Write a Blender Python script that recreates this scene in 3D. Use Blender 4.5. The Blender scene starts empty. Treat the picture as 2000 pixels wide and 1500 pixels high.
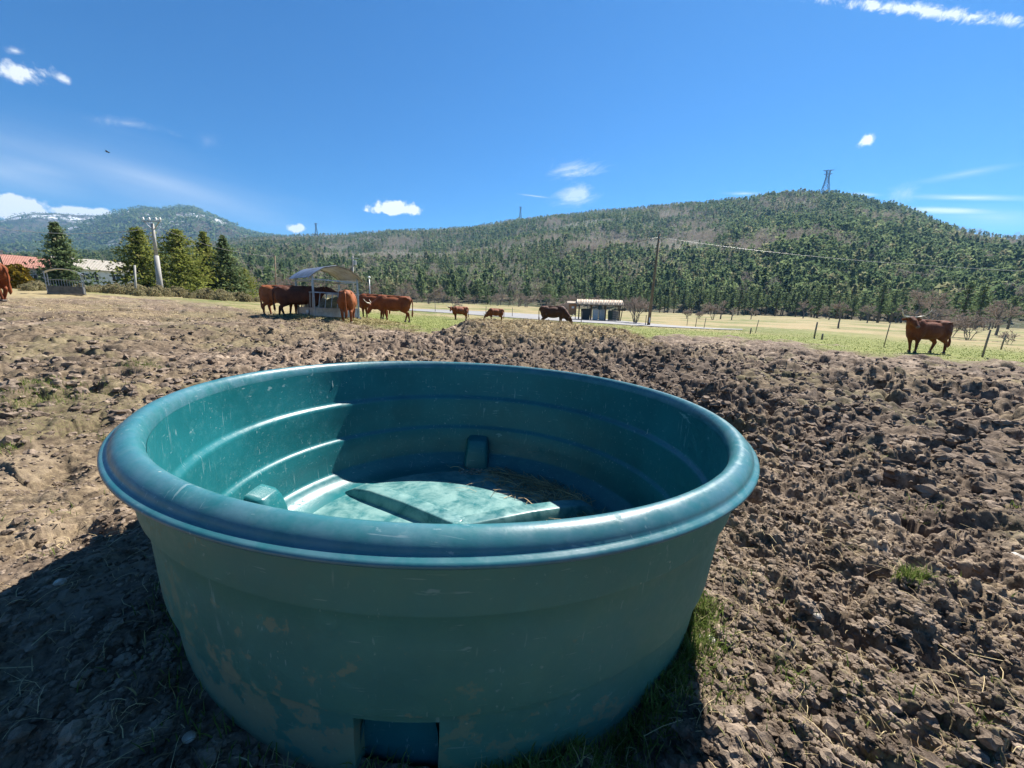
import bpy, bmesh, math, random
import numpy as np
from mathutils import Vector, Matrix, Quaternion

SC = bpy.context.scene
COL = SC.collection
rad = math.radians

# ------------------------------------------------------------------ camera
CAM_H, FPX = 1.022, 727.0                 # eye height, focal length in pixels of the 2000 px wide photo
PITCH, ROLL = rad(11.1), rad(1.77)
cF = Vector((0, math.cos(PITCH), -math.sin(PITCH)))
u0 = Vector((0, math.sin(PITCH), math.cos(PITCH)))
r0 = Vector((1, 0, 0))
cR = r0*math.cos(ROLL) + u0*math.sin(ROLL)
cU = u0*math.cos(ROLL) - r0*math.sin(ROLL)
cam = bpy.data.cameras.new('camera')
cam.sensor_width = 36.0
cam.lens = FPX/2000*36
cam.clip_start, cam.clip_end = 0.05, 20000
camo = bpy.data.objects.new('camera', cam)
camo.matrix_world = Matrix((
    (cR.x, cU.x, -cF.x, 0), (cR.y, cU.y, -cF.y, 0), (cR.z, cU.z, -cF.z, CAM_H), (0, 0, 0, 1)))
COL.objects.link(camo)
SC.camera = camo

# ------------------------------------------------------------------ light, exposure
SUN_AZ, SUN_EL = rad(52), rad(49.5)       # azimuth from +X, counter-clockwise
sdir = Vector((math.cos(SUN_AZ)*math.cos(SUN_EL), math.sin(SUN_AZ)*math.cos(SUN_EL), math.sin(SUN_EL)))
sun = bpy.data.lights.new('sun', 'SUN')
sun.energy, sun.angle, sun.color = 5.0, rad(0.53), (1.0, 0.945, 0.87)
suno = bpy.data.objects.new('sun', sun)
suno.rotation_euler = (-sdir).to_track_quat('-Z', 'Y').to_euler()
suno.location = (20, 40, 60)
COL.objects.link(suno)
SC.view_settings.view_transform = 'Standard'
SC.view_settings.look = 'None'
SC.view_settings.exposure = 1.40
SC.view_settings.gamma = 1.0
SC.cycles.use_denoising = True
SC.cycles.max_bounces = 6
SC.cycles.diffuse_bounces = 3
SC.cycles.transparent_max_bounces = 6
SC.cycles.volume_bounces = 0
SKY_STRENGTH = 0.052

def ray(x, y):
    return cF + cR*((x-1000)/FPX) + cU*((750-y)/FPX)

# ------------------------------------------------------------------ world: sky and clouds
world = bpy.data.worlds.new('World')
SC.world = world
world.use_nodes = True
wn, wl = world.node_tree.nodes, world.node_tree.links
wn.clear()
def N(nodes, typ, **kw):
    n = nodes.new(typ)
    for k, v in kw.items():
        setattr(n, k, v)
    return n
w_out = N(wn, 'ShaderNodeOutputWorld')
w_bg = N(wn, 'ShaderNodeBackground')
w_bg.inputs['Strength'].default_value = SKY_STRENGTH
sky = N(wn, 'ShaderNodeTexSky', sky_type='NISHITA', sun_disc=False)
sky.sun_elevation = SUN_EL
sky.sun_rotation = math.pi/2 - SUN_AZ
sky.altitude = 1000
sky.air_density, sky.dust_density, sky.ozone_density = 1.0, 0.12, 3.5
w_tc = N(wn, 'ShaderNodeTexCoord')
DIR = w_tc.outputs['Generated']
def wmath(op, a, b=None, c=None, clamp=False):
    n = N(wn, 'ShaderNodeMath', operation=op, use_clamp=clamp)
    for i, s in enumerate((a, b, c)):
        if s is None: continue
        if isinstance(s, (int, float)): n.inputs[i].default_value = s
        else: wl.new(s, n.inputs[i])
    return n.outputs[0]
def wdot(a, v):
    n = N(wn, 'ShaderNodeVectorMath', operation='DOT_PRODUCT')
    wl.new(a, n.inputs[0]); n.inputs[1].default_value = v
    return n.outputs['Value']
def wnoise(scale, detail=6, rough=0.6, dist=0.0, stretch=None):
    src = DIR
    if stretch is not None:
        e, k = stretch                     # squeeze the pattern along the direction e
        m = N(wn, 'ShaderNodeVectorMath', operation='SCALE')
        m.inputs[0].default_value = e
        wl.new(wmath('MULTIPLY', wdot(DIR, e), k-1), m.inputs['Scale'])
        a = N(wn, 'ShaderNodeVectorMath', operation='ADD')
        wl.new(DIR, a.inputs[0]); wl.new(m.outputs[0], a.inputs[1])
        src = a.outputs[0]
    n = N(wn, 'ShaderNodeTexNoise')
    n.inputs['Scale'].default_value = scale
    n.inputs['Detail'].default_value = detail
    n.inputs['Roughness'].default_value = rough
    n.inputs['Distortion'].default_value = dist
    wl.new(src, n.inputs['Vector'])
    return wmath('SUBTRACT', n.outputs['Fac'], 0.5)
n_puff = wnoise(34, 8, 0.62)
n_wisp = wnoise(26, 8, 0.7, 0.6)
total = None
def cloud(x, y, a, b, rot=0.0, amp=1.6, sharp=3.0, dens=1.0, noise=None, flat=False, wob=0.0):
    """one cloud at a fixed direction of the sky; a, b half sizes"""
    global total
    ca, sa = math.cos(rad(rot)), math.sin(rad(rot))
    c = ray(x, y).normalized()
    def loc(px, py):
        d = ray(px, py); return d/d.dot(c) - c
    e1, e2 = loc(x+a*ca, y-a*sa), loc(x-b*sa, y-b*ca)
    e2 = e2 - e1*(e2.dot(e1)/e1.length_squared)
    k = wdot(DIR, c)
    kk = wmath('MAXIMUM', k, 0.2)
    uu = wmath('DIVIDE', wdot(DIR, e1/e1.length_squared), kk)
    vv = wmath('DIVIDE', wdot(DIR, e2/e2.length_squared), kk)
    if wob:
        vv = wmath('ADD', vv, wmath('MULTIPLY', wmath('MULTIPLY', uu, uu), wob))
    v2 = wmath('MULTIPLY', vv, vv)
    if flat:                               # flatter underside
        lo = wmath('MULTIPLY', wmath('MINIMUM', vv, 0.0), 1.5)
        v2 = wmath('ADD', v2, wmath('MULTIPLY', lo, lo))
    d = wmath('SQRT', wmath('ADD', wmath('MULTIPLY', uu, uu), v2))
    m = wmath('SUBTRACT', 1.0, d)
    m = wmath('ADD', m, wmath('MULTIPLY', noise or n_puff, amp))
    m = wmath('MULTIPLY', m, sharp, clamp=True)
    m = wmath('MULTIPLY', m, m)
    m = wmath('MULTIPLY', m, wmath('MULTIPLY', wmath('GREATER_THAN', k, 0.25), dens))
    total = m if total is None else wmath('MAXIMUM', total, m)
def axis(x, y, rot):
    c = math.cos(rad(rot)); s = math.sin(rad(rot))
    return tuple((ray(x+50*c, y-50*s).normalized() - ray(x, y).normalized()).normalized())
cloud(50, 140, 62, 26, -5, 3.2, 1.6, .95)
cloud(118, 152, 26, 12, -20, 3.0, 1.4, .85)
cloud(28, 99, 22, 12, 0, 3.0, 1.0, .7)
cloud(20, 412, 130, 42, -2, 1.8, 3.0, 1.0, flat=True)
cloud(150, 414, 95, 16, -2, 1.6, 2.6, .95)
cloud(770, 410, 60, 21, -3, 1.9, 3.0, 1.0, flat=True)
cloud(578, 446, 22, 12, 0, 2.0, 2.4, .95)
cloud(1694, 275, 21, 13, 12, 3.2, 1.8, 1.0)
n_c1 = wnoise(30, 8, .68, .8, (axis(1120, 350, 15), .35))
cloud(1118, 330, 70, 30, 8, 3.2, 1.0, .55, n_c1)
cloud(1125, 380, 50, 26, 8, 3.2, 1.0, .55, n_c1)
n_trail = wnoise(60, 8, .66, .5)
cloud(1810, 22, 330, 17, -6.5, 3.0, 1.3, .85, n_trail)
n_band = wnoise(9, 5, .55, .3, (axis(330, 350, -15), .15))
cloud(300, 352, 540, 92, -15, 1.4, .95, .55, n_band)
cloud(60, 330, 330, 80, -8, 1.4, .9, .50, n_band)
cloud(240, 240, 110, 16, -8, 2.4, .9, .32, n_wisp, wob=.5)
cloud(410, 276, 40, 22, 0, 2.4, .7, .14, n_wisp)
n_str = wnoise(22, 6, .6, .2, (axis(1880, 390, -1), .12))
cloud(1890, 386, 200, 10, -1, 1.8, 1.2, .62, n_str)
cloud(1850, 411, 170, 10, -2, 1.8, 1.3, .72, n_str)
cloud(1950, 425, 260, 40, -3, 1.6, .9, .34, n_str)
cloud(1890, 338, 190, 13, 10, 1.5, 1.0, .36, n_str)
cloud(1765, 382, 46, 34, 10, 2.4, .9, .34, n_wisp)
cloud(1455, 378, 60, 6, 0, 1.4, 1.0, .55, n_str)
cloud(1690, 380, 50, 6, -2, 1.4, 1.0, .5, n_str)
cloud(1045, 383, 48, 2.6, -7, .8, 1.2, .45, n_str)
w_mix = N(wn, 'ShaderNodeMix', data_type='RGBA')
wl.new(total, w_mix.inputs[0])
w_hs = N(wn, 'ShaderNodeHueSaturation')
w_hs.inputs['Saturation'].default_value = 1.30
wl.new(sky.outputs[0], w_hs.inputs['Color'])
w_tint = N(wn, 'ShaderNodeMix', data_type='RGBA', blend_type='MULTIPLY')
w_tint.inputs[0].default_value = 1.0
w_tint.inputs[7].default_value = (.38, .76, .93, 1)
wl.new(w_hs.outputs[0], w_tint.inputs[6])
wl.new(w_tint.outputs[2], w_mix.inputs[6])
w_mix.inputs[7].default_value = (7.9, 8.1, 8.3, 1)
wl.new(w_mix.outputs[2], w_bg.inputs['Color'])
wl.new(w_bg.outputs[0], w_out.inputs['Surface'])

# ------------------------------------------------------------------ helpers
def tag(o, label=None, cat=None, group=None, kind=None):
    if label: o['label'] = label
    if cat: o['category'] = cat
    if group: o['group'] = group
    if kind: o['kind'] = kind
    return o
def empty(name, loc, rz=0.0, label=None, cat=None, group=None):
    o = bpy.data.objects.new(name, None)
    o.empty_display_size = 0.2
    o.location = loc; o.rotation_euler = (0, 0, rz)
    COL.objects.link(o)
    return tag(o, label, cat, group)
def link(name, me, parent=None):
    o = bpy.data.objects.new(name, me)
    COL.objects.link(o)
    if parent is not None: o.parent = parent
    return o
def np_mesh(name, V, Fs, mat, parent=None, smooth=False, attrs=None):
    """V (n,3); Fs list of (m,k) index arrays; attrs: name -> (domain, values)"""
    me = bpy.data.meshes.new(name)
    V = np.ascontiguousarray(V, np.float32)
    me.vertices.add(len(V)); me.vertices.foreach_set('co', V.ravel())
    loops = np.concatenate([f.ravel() for f in Fs]).astype(np.int32)
    tot = np.concatenate([np.full(len(f), f.shape[1], np.int32) for f in Fs])
    st = np.concatenate([[0], np.cumsum(tot)[:-1]]).astype(np.int32)
    me.loops.add(len(loops)); me.loops.foreach_set('vertex_index', loops)
    me.polygons.add(len(tot)); me.polygons.foreach_set('loop_start', st)
    me.polygons.foreach_set('use_smooth', np.full(len(tot), smooth))
    me.update(calc_edges=True)
    for k, (dom, val) in (attrs or {}).items():
        a = me.attributes.new(k, 'FLOAT', dom)
        a.data.foreach_set('value', np.ascontiguousarray(val, np.float32))
    me.materials.append(mat)
    return link(name, me, parent)
def tri_soup(name, T, mat, parent=None, tint=None):
    n = len(T)
    at = {'tint': ('FACE', tint)} if tint is not None else None
    return np_mesh(name, T.reshape(-1, 3), [np.arange(3*n).reshape(n, 3)], mat, parent, False, at)

class MB:
    """collects shapes, builds ONE mesh object"""
    def __init__(s): s.v, s.f = [], []
    def add(s, vs, fs):
        b = len(s.v); s.v += [tuple(v) for v in vs]; s.f += [tuple(i+b for i in f) for f in fs]; return s
    def box(s, c, d, M=None, taper=1.0):
        x, y, z = d[0]/2, d[1]/2, d[2]/2
        vs = [Vector((sx*x*(taper if sz > 0 else 1), sy*y*(taper if sz > 0 else 1), sz*z))
              for sz in (-1, 1) for sy in (-1, 1) for sx in (-1, 1)]
        if M is not None: vs = [M @ v for v in vs]
        c = Vector(c)
        return s.add([v+c for v in vs], [(0,2,3,1),(4,5,7,6),(0,1,5,4),(2,6,7,3),(0,4,6,2),(1,3,7,5)])
    def tube(s, pts, rs, n=8, cap=True):
        pts = [Vector(p) for p in pts]
        if not hasattr(rs, '__len__'): rs = [rs]*len(pts)
        vs, fs, ref = [], [], None
        for i, p in enumerate(pts):
            t = (pts[min(i+1, len(pts)-1)] - pts[max(i-1, 0)]).normalized()
            if ref is None:
                ref = t.orthogonal().normalized()
            ref = (ref - t*ref.dot(t)).normalized()
            b = t.cross(ref)
            vs += [p + (ref*math.cos(2*math.pi*k/n) + b*math.sin(2*math.pi*k/n))*rs[i] for k in range(n)]
        for i in range(len(pts)-1):
            fs += [(i*n+k, i*n+(k+1) % n, (i+1)*n+(k+1) % n, (i+1)*n+k) for k in range(n)]
        if cap:
            fs += [tuple(range(n))[::-1], tuple((len(pts)-1)*n+k for k in range(n))]
        return s.add(vs, fs)
    def ell(s, c, r, nu=14, nv=9, M=None):
        vs, fs = [], []
        for j in range(nv+1):
            a = math.pi*j/nv
            for i in range(nu):
                b = 2*math.pi*i/nu
                v = Vector((r[0]*math.sin(a)*math.cos(b), r[1]*math.sin(a)*math.sin(b), r[2]*math.cos(a)))
                vs.append((M @ v if M is not None else v) + Vector(c))
        for j in range(nv):
            for i in range(nu):
                fs.append((j*nu+i, (j+1)*nu+i, (j+1)*nu+(i+1) % nu, j*nu+(i+1) % nu))
        return s.add(vs, fs)
    def build(s, name, mat, parent=None, smooth=False, bevel=0.0):
        me = bpy.data.meshes.new(name)
        me.from_pydata(s.v, [], s.f)
        bm = bmesh.new(); bm.from_mesh(me)
        bmesh.ops.remove_doubles(bm, verts=bm.verts, dist=1e-5)
        bmesh.ops.recalc_face_normals(bm, faces=bm.faces)
        bm.to_mesh(me); bm.free()
        me.polygons.foreach_set('use_smooth', [smooth]*len(me.polygons))
        me.materials.append(mat)
        o = link(name, me, parent)
        if bevel:
            m = o.modifiers.new('bevel', 'BEVEL'); m.width = bevel; m.segments = 2; m.limit_method = 'ANGLE'
        return o
def lathe(prof, n=256):
    V = np.array([[r*math.cos(2*math.pi*k/n), r*math.sin(2*math.pi*k/n), z] for (r, z) in prof for k in range(n)])
    k = np.arange(n); F = []
    for i in range(len(prof)-1):
        F.append(np.stack([i*n+k, i*n+(k+1) % n, (i+1)*n+(k+1) % n, (i+1)*n+k], 1))
    return V, np.concatenate(F)

# ------------------------------------------------------------------ noise
def h2(ix, iy, s):
    h = (ix.astype(np.int64)*374761393 + iy.astype(np.int64)*668265263 + s*1442695041) & 0xffffffff
    h = ((h ^ (h >> 13))*1274126177) & 0xffffffff
    h = ((h ^ (h >> 15))*2246822519) & 0xffffffff
    return ((h ^ (h >> 16)) & 0xffffff)/float(0xffffff)
def vn(x, y, s=0):
    ix, iy = np.floor(x), np.floor(y); fx, fy = x-ix, y-iy
    fx = fx*fx*fx*(fx*(fx*6-15)+10); fy = fy*fy*fy*(fy*(fy*6-15)+10)
    a, b, c, d = h2(ix, iy, s), h2(ix+1, iy, s), h2(ix, iy+1, s), h2(ix+1, iy+1, s)
    return ((a+(b-a)*fx)*(1-fy) + (c+(d-c)*fx)*fy)*2-1
def fbm(x, y, o=4, s=0, g=0.5):
    t, a = 0, 1.0
    for k in range(o):
        t = t + a*vn(x, y, s+k*17); a *= g
        x, y = x*1.93*.8-y*1.93*.6, x*1.93*.6+y*1.93*.8
    return t
def worley(x, y, s=0):
    ix, iy = np.floor(x), np.floor(y)
    best = np.full(x.shape, 9.0); val = np.zeros(x.shape)
    for dx in (-1, 0, 1):
        for dy in (-1, 0, 1):
            cx, cy = ix+dx, iy+dy
            d = (cx+h2(cx, cy, s)-x)**2 + (cy+h2(cx, cy, s+5)-y)**2
            m = d < best
            best = np.where(m, d, best); val = np.where(m, h2(cx, cy, s+9), val)
    return np.sqrt(best), val
def ss(a, b, x):
    t = np.clip((x-a)/(b-a), 0, 1); return t*t*(3-2*t)

# ------------------------------------------------------------------ terrain
TS = 1.08                                  # trough scale
TILT = (-.0367, -.0098)
RIMC = (-.187*TS, 1.540*TS)                # centre of the trough's rim
TC = (RIMC[0]+TILT[0]*.60*TS, RIMC[1]+TILT[1]*.60*TS)   # its centre at the ground
TZ = CAM_H - .3464*TS                      # height of its rim
AZK = [-180, -110, -50, -27, -17, -8, 0, 20, 38, 50, 110, 180]
S1 = [0, .01, .040, .024, .012, .004, .002, -.002, -.006, -.011, -.005, 0]
S2 = [0, .01, .018, .023, .022, .025, .024, .017, .017, .006, .004, 0]
def azr(x, y):
    return np.degrees(np.arctan2(x, y)), np.hypot(x, y)
def hgt(x, y):
    """smooth lie of the land"""
    x, y = np.asarray(x, float), np.asarray(y, float)
    az, r = azr(x, y)
    s1, s2 = np.interp(az, AZK, S1), np.interp(az, AZK, S2)
    rr = np.maximum(np.minimum(r, 35)-2.0, 0); rr = rr*rr/(rr+2.5)
    z = s1*rr*1.08 + s2*np.clip(r-35, 0, 140)
    z = z + (TILT[0]*(x-TC[0]) + TILT[1]*(y-TC[1]))*(1-ss(2.5, 7, r))
    m = np.exp(-((r-13.2)/2.6)**2)*ss(-14, -6, az)*(1-ss(14, 23, az))   # the trampled heap
    z = z + .56*m
    z = z + .15*np.exp(-((r-13.6)/2.0)**2-((az-6)/4.5)**2)
    m2 = np.exp(-((r-10.5)/2.2)**2)*ss(12, 20, az)*(1-ss(26, 40, az))
    return z + .16*m2
def ghit(px, py, rmin=.4, rmax=400):
    d = ray(px, py); k = math.hypot(d.x, d.y)
    rs = np.exp(np.linspace(math.log(rmin), math.log(rmax), 3000))
    g = CAM_H + d.z/k*rs - hgt(d.x/k*rs, d.y/k*rs)
    i = np.argmax(g < 0) if (g < 0).any() else len(rs)-1
    return d.x/k*rs[i], d.y/k*rs[i]
def at(px, r):
    """ground point under the column of pixel px at the distance r"""
    d = ray(px, 600); k = math.hypot(d.x, d.y)
    x, y = d.x/k*r, d.y/k*r
    return Vector((x, y, float(hgt(x, y))))
def atd(px, depth):
    d = ray(px, 600); x, y = d.x/d.y*depth, depth
    return Vector((x, y, float(hgt(x, y))))

# distance to the edge of the mud by azimuth
_edge = []
for px, r in ((-300, 26), (0, 27), (150, 31), (300, 34), (420, 31), (500, 24), (600, 19.5), (700, 18.5), (800, 16.5), (900, 16), (1230, 16)):
    d = ray(px, 600); _edge.append((math.degrees(math.atan2(d.x, d.y)), r))
for px, py in ((1330, 652), (1450, 660), (1560, 669), (1700, 688), (1850, 700), (2000, 706)):
    x, y = ghit(px, py); _edge.append((math.degrees(math.atan2(x, y)), math.hypot(x, y)))
_edge.append((75, _edge[-1][1]))
EAZ, ER = [e[0] for e in _edge], [e[1] for e in _edge]
def mudmask(x, y):
    az, r = azr(x, y)
    e = np.interp(az, EAZ, ER)
    q = r/e + .10*fbm(x*.55, y*.55, 3, 71) + .05*fbm(x*2.5, y*2.5, 2, 77)
    return 1-ss(.88, 1.06, q)
def mud(x, y):
    """clods, hoof holes and crumbs"""
    x, y = np.asarray(x, float), np.asarray(y, float)
    az, r = azr(x, y)
    mm = mudmask(x, y)
    A = np.interp(az, [-60, -35, -15, 5, 25, 60], [.66, .68, .90, 1.1, 1.25, 1.2])
    A = A*(.85 + .40*vn(x*.45, y*.45, 3)) * mm * (1.12 + .35*ss(2.2, 6, r))
    wx = x + .10*vn(x*2.3, y*2.3, 11) + .035*vn(x*7, y*7, 12)
    wy = y + .10*vn(x*2.3, y*2.3, 13) + .035*vn(x*7, y*7, 14)
    z = .085*fbm(x*.9, y*.9, 3, 21)
    F, v = worley(wx*2.3, wy*2.3, 31)
    z = z - .125*ss(.46, .14, F)*(v > .62) + .035*ss(.6, .0, F)*(v < .35)
    F, v = worley(wx*6.0+9, wy*6.0, 41)
    z = z + .060*(1-F*F*1.3)*(.05+v*v*1.3)*(1-ss(.35, .9, 6*.0023*r**1.45)) - .05*ss(.4, .05, F)*(v < .2)
    ca, sa, px, py = math.cos(.9), math.sin(.9), x+.03*vn(x*5, y*5, 12), y+.03*vn(x*5, y*5, 14)
    for k, (f, a_) in enumerate(((4.5, .060), (8.7, .044), (17, .028), (31, .0185), (55, .0115), (96, .0060))):
        px, py = px*ca-py*sa, px*sa+py*ca
        z = z + a_*(np.abs(vn(px*f+k*7.3, py*f, 61+k))-.3)*(1-ss(.30, .75, f*.0023*r**1.45))
    F, v = worley(px*24, py*24, 55)
    z = z + .020*(1-F*F*1.6)*(v > .45)*(.3+v)*(1-ss(.30, .75, 24*.0023*r**1.45))
    z = z - .02
    d = np.hypot(x-TC[0], y-TC[1])
    near = 1-ss(1.03, 1.45, d)
    g = (1-mm)*(.022*fbm(x*2.2, y*2.2, 3, 81) + .012*fbm(x*9, y*9, 2, 85))*(1-ss(40, 90, r))
    return z*A*(1-.55*near) + .02*near*(vn(x*4, y*4, 5)-.7) + g
def fullh(x, y):
    return hgt(x, y) + mud(x, y)

# ------------------------------------------------------------------ materials
def mat(name, col=(.5, .5, .5), rough=.6, metal=0.0, spec=.5):
    m = bpy.data.materials.new(name); m.use_nodes = True
    b = m.node_tree.nodes['Principled BSDF']
    b.inputs['Base Color'].default_value = (*col, 1)
    b.inputs['Roughness'].default_value = rough
    b.inputs['Metallic'].default_value = metal
    b.inputs['Specular IOR Level'].default_value = spec
    return m
class G:
    """small node-graph writer for a material"""
    def __init__(s, m):
        s.nt = m.node_tree; s.n = s.nt.nodes; s.l = s.nt.links
        s.b = s.n['Principled BSDF']
        s.tc = s.n.new('ShaderNodeTexCoord')
    def put(s, sock, v):
        if isinstance(v, (int, float)): sock.default_value = v
        elif isinstance(v, (tuple, list)): sock.default_value = (*v, 1) if len(v) == 3 and sock.type == 'RGBA' else v
        else: s.l.new(v, sock)
    def noise(s, scale, detail=4, rough=.55, dist=0, vec=None):
        n = s.n.new('ShaderNodeTexNoise')
        for k, v in (('Scale', scale), ('Detail', detail), ('Roughness', rough), ('Distortion', dist)): n.inputs[k].default_value = v
        s.l.new(vec or s.tc.outputs['Object'], n.inputs['Vector']); return n.outputs['Fac']
    def map(s, scale=(1, 1, 1), rot=(0, 0, 0), src='Object'):
        n = s.n.new('ShaderNodeMapping'); n.inputs['Scale'].default_value = scale; n.inputs['Rotation'].default_value = rot
        s.l.new(s.tc.outputs[src], n.inputs['Vector']); return n.outputs[0]
    def voro(s, scale, feature='F1', vec=None, out='Distance'):
        n = s.n.new('ShaderNodeTexVoronoi'); n.feature = feature; n.inputs['Scale'].default_value = scale
        s.l.new(vec or s.tc.outputs['Object'], n.inputs['Vector']); return n.outputs[out]
    def attr(s, name):
        n = s.n.new('ShaderNodeAttribute'); n.attribute_name = name; return n.outputs['Fac']
    def rnd(s):
        return s.n.new('ShaderNodeObjectInfo').outputs['Random']
    def math(s, op, a, b=None, clamp=False):
        n = s.n.new('ShaderNodeMath'); n.operation = op; n.use_clamp = clamp
        s.put(n.inputs[0], a)
        if b is not None: s.put(n.inputs[1], b)
        return n.outputs[0]
    def rng(s, v, a, b, c=0.0, d=1.0):
        n = s.n.new('ShaderNodeMapRange'); n.clamp = True; n.interpolation_type = 'SMOOTHSTEP'
        s.put(n.inputs['Value'], v)
        for k, x in zip(('From Min', 'From Max', 'To Min', 'To Max'), (a, b, c, d)): n.inputs[k].default_value = x
        return n.outputs[0]
    def mix(s, f, a, b, mode='MIX'):
        n = s.n.new('ShaderNodeMix'); n.data_type = 'RGBA'; n.blend_type = mode
        s.put(n.inputs[0], f); s.put(n.inputs[6], a); s.put(n.inputs[7], b); return n.outputs[2]
    def bump(s, h, strength=.5, dist=.01):
        n = s.n.new('ShaderNodeBump'); n.inputs['Strength'].default_value = strength; n.inputs['Distance'].default_value = dist
        s.l.new(h, n.inputs['Height']); s.l.new(n.outputs[0], s.b.inputs['Normal'])
    def sep(s):
        n = s.n.new('ShaderNodeSeparateXYZ'); s.l.new(s.tc.outputs['Object'], n.inputs[0]); return n.outputs
    def color(s, c): s.put(s.b.inputs['Base Color'], c)
    def rough(s, v): s.put(s.b.inputs['Roughness'], v)

def varied(name, c1, c2, scale=3.0, rough=.7, bump=.3, bdist=.01, metal=0.0, detail=5, objrand=0.0):
    m = mat(name, c1, rough, metal); g = G(m)
    n = g.noise(scale, detail, .6)
    c = g.mix(g.rng(n, .35, .65), c1, c2)
    if objrand:
        v = g.math('MULTIPLY_ADD', g.rnd(), objrand); g.n[-1].inputs[2].default_value = 1-objrand/2
        hs = g.n.new('ShaderNodeHueSaturation'); g.put(hs.inputs['Value'], v); g.put(hs.inputs['Color'], c); c = hs.outputs[0]
    g.color(c)
    g.rough(g.rng(n, .2, .8, max(0, rough-.12), min(1, rough+.12)))
    if bump: g.bump(g.noise(scale*6, 4, .6), bump, bdist)
    return m
def foliage(name, c1, c2, c3=None, trans=.25, rough=.6):
    m = mat(name, c1, 1.0, 0, 0.0); g = G(m)
    t = g.attr('tint')
    c = g.mix(t, c1, c2)
    if c3 is not None: c = g.mix(g.rng(t, .78, .95), c, c3)
    g.color(c)
    tr = g.n.new('ShaderNodeBsdfTranslucent'); g.l.new(c, tr.inputs['Color'])
    mx = g.n.new('ShaderNodeMixShader'); mx.inputs[0].default_value = trans
    g.l.new(g.b.outputs[0], mx.inputs[1]); g.l.new(tr.outputs[0], mx.inputs[2])
    g.l.new(mx.outputs[0], g.n['Material Output'].inputs['Surface'])
    return m

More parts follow.
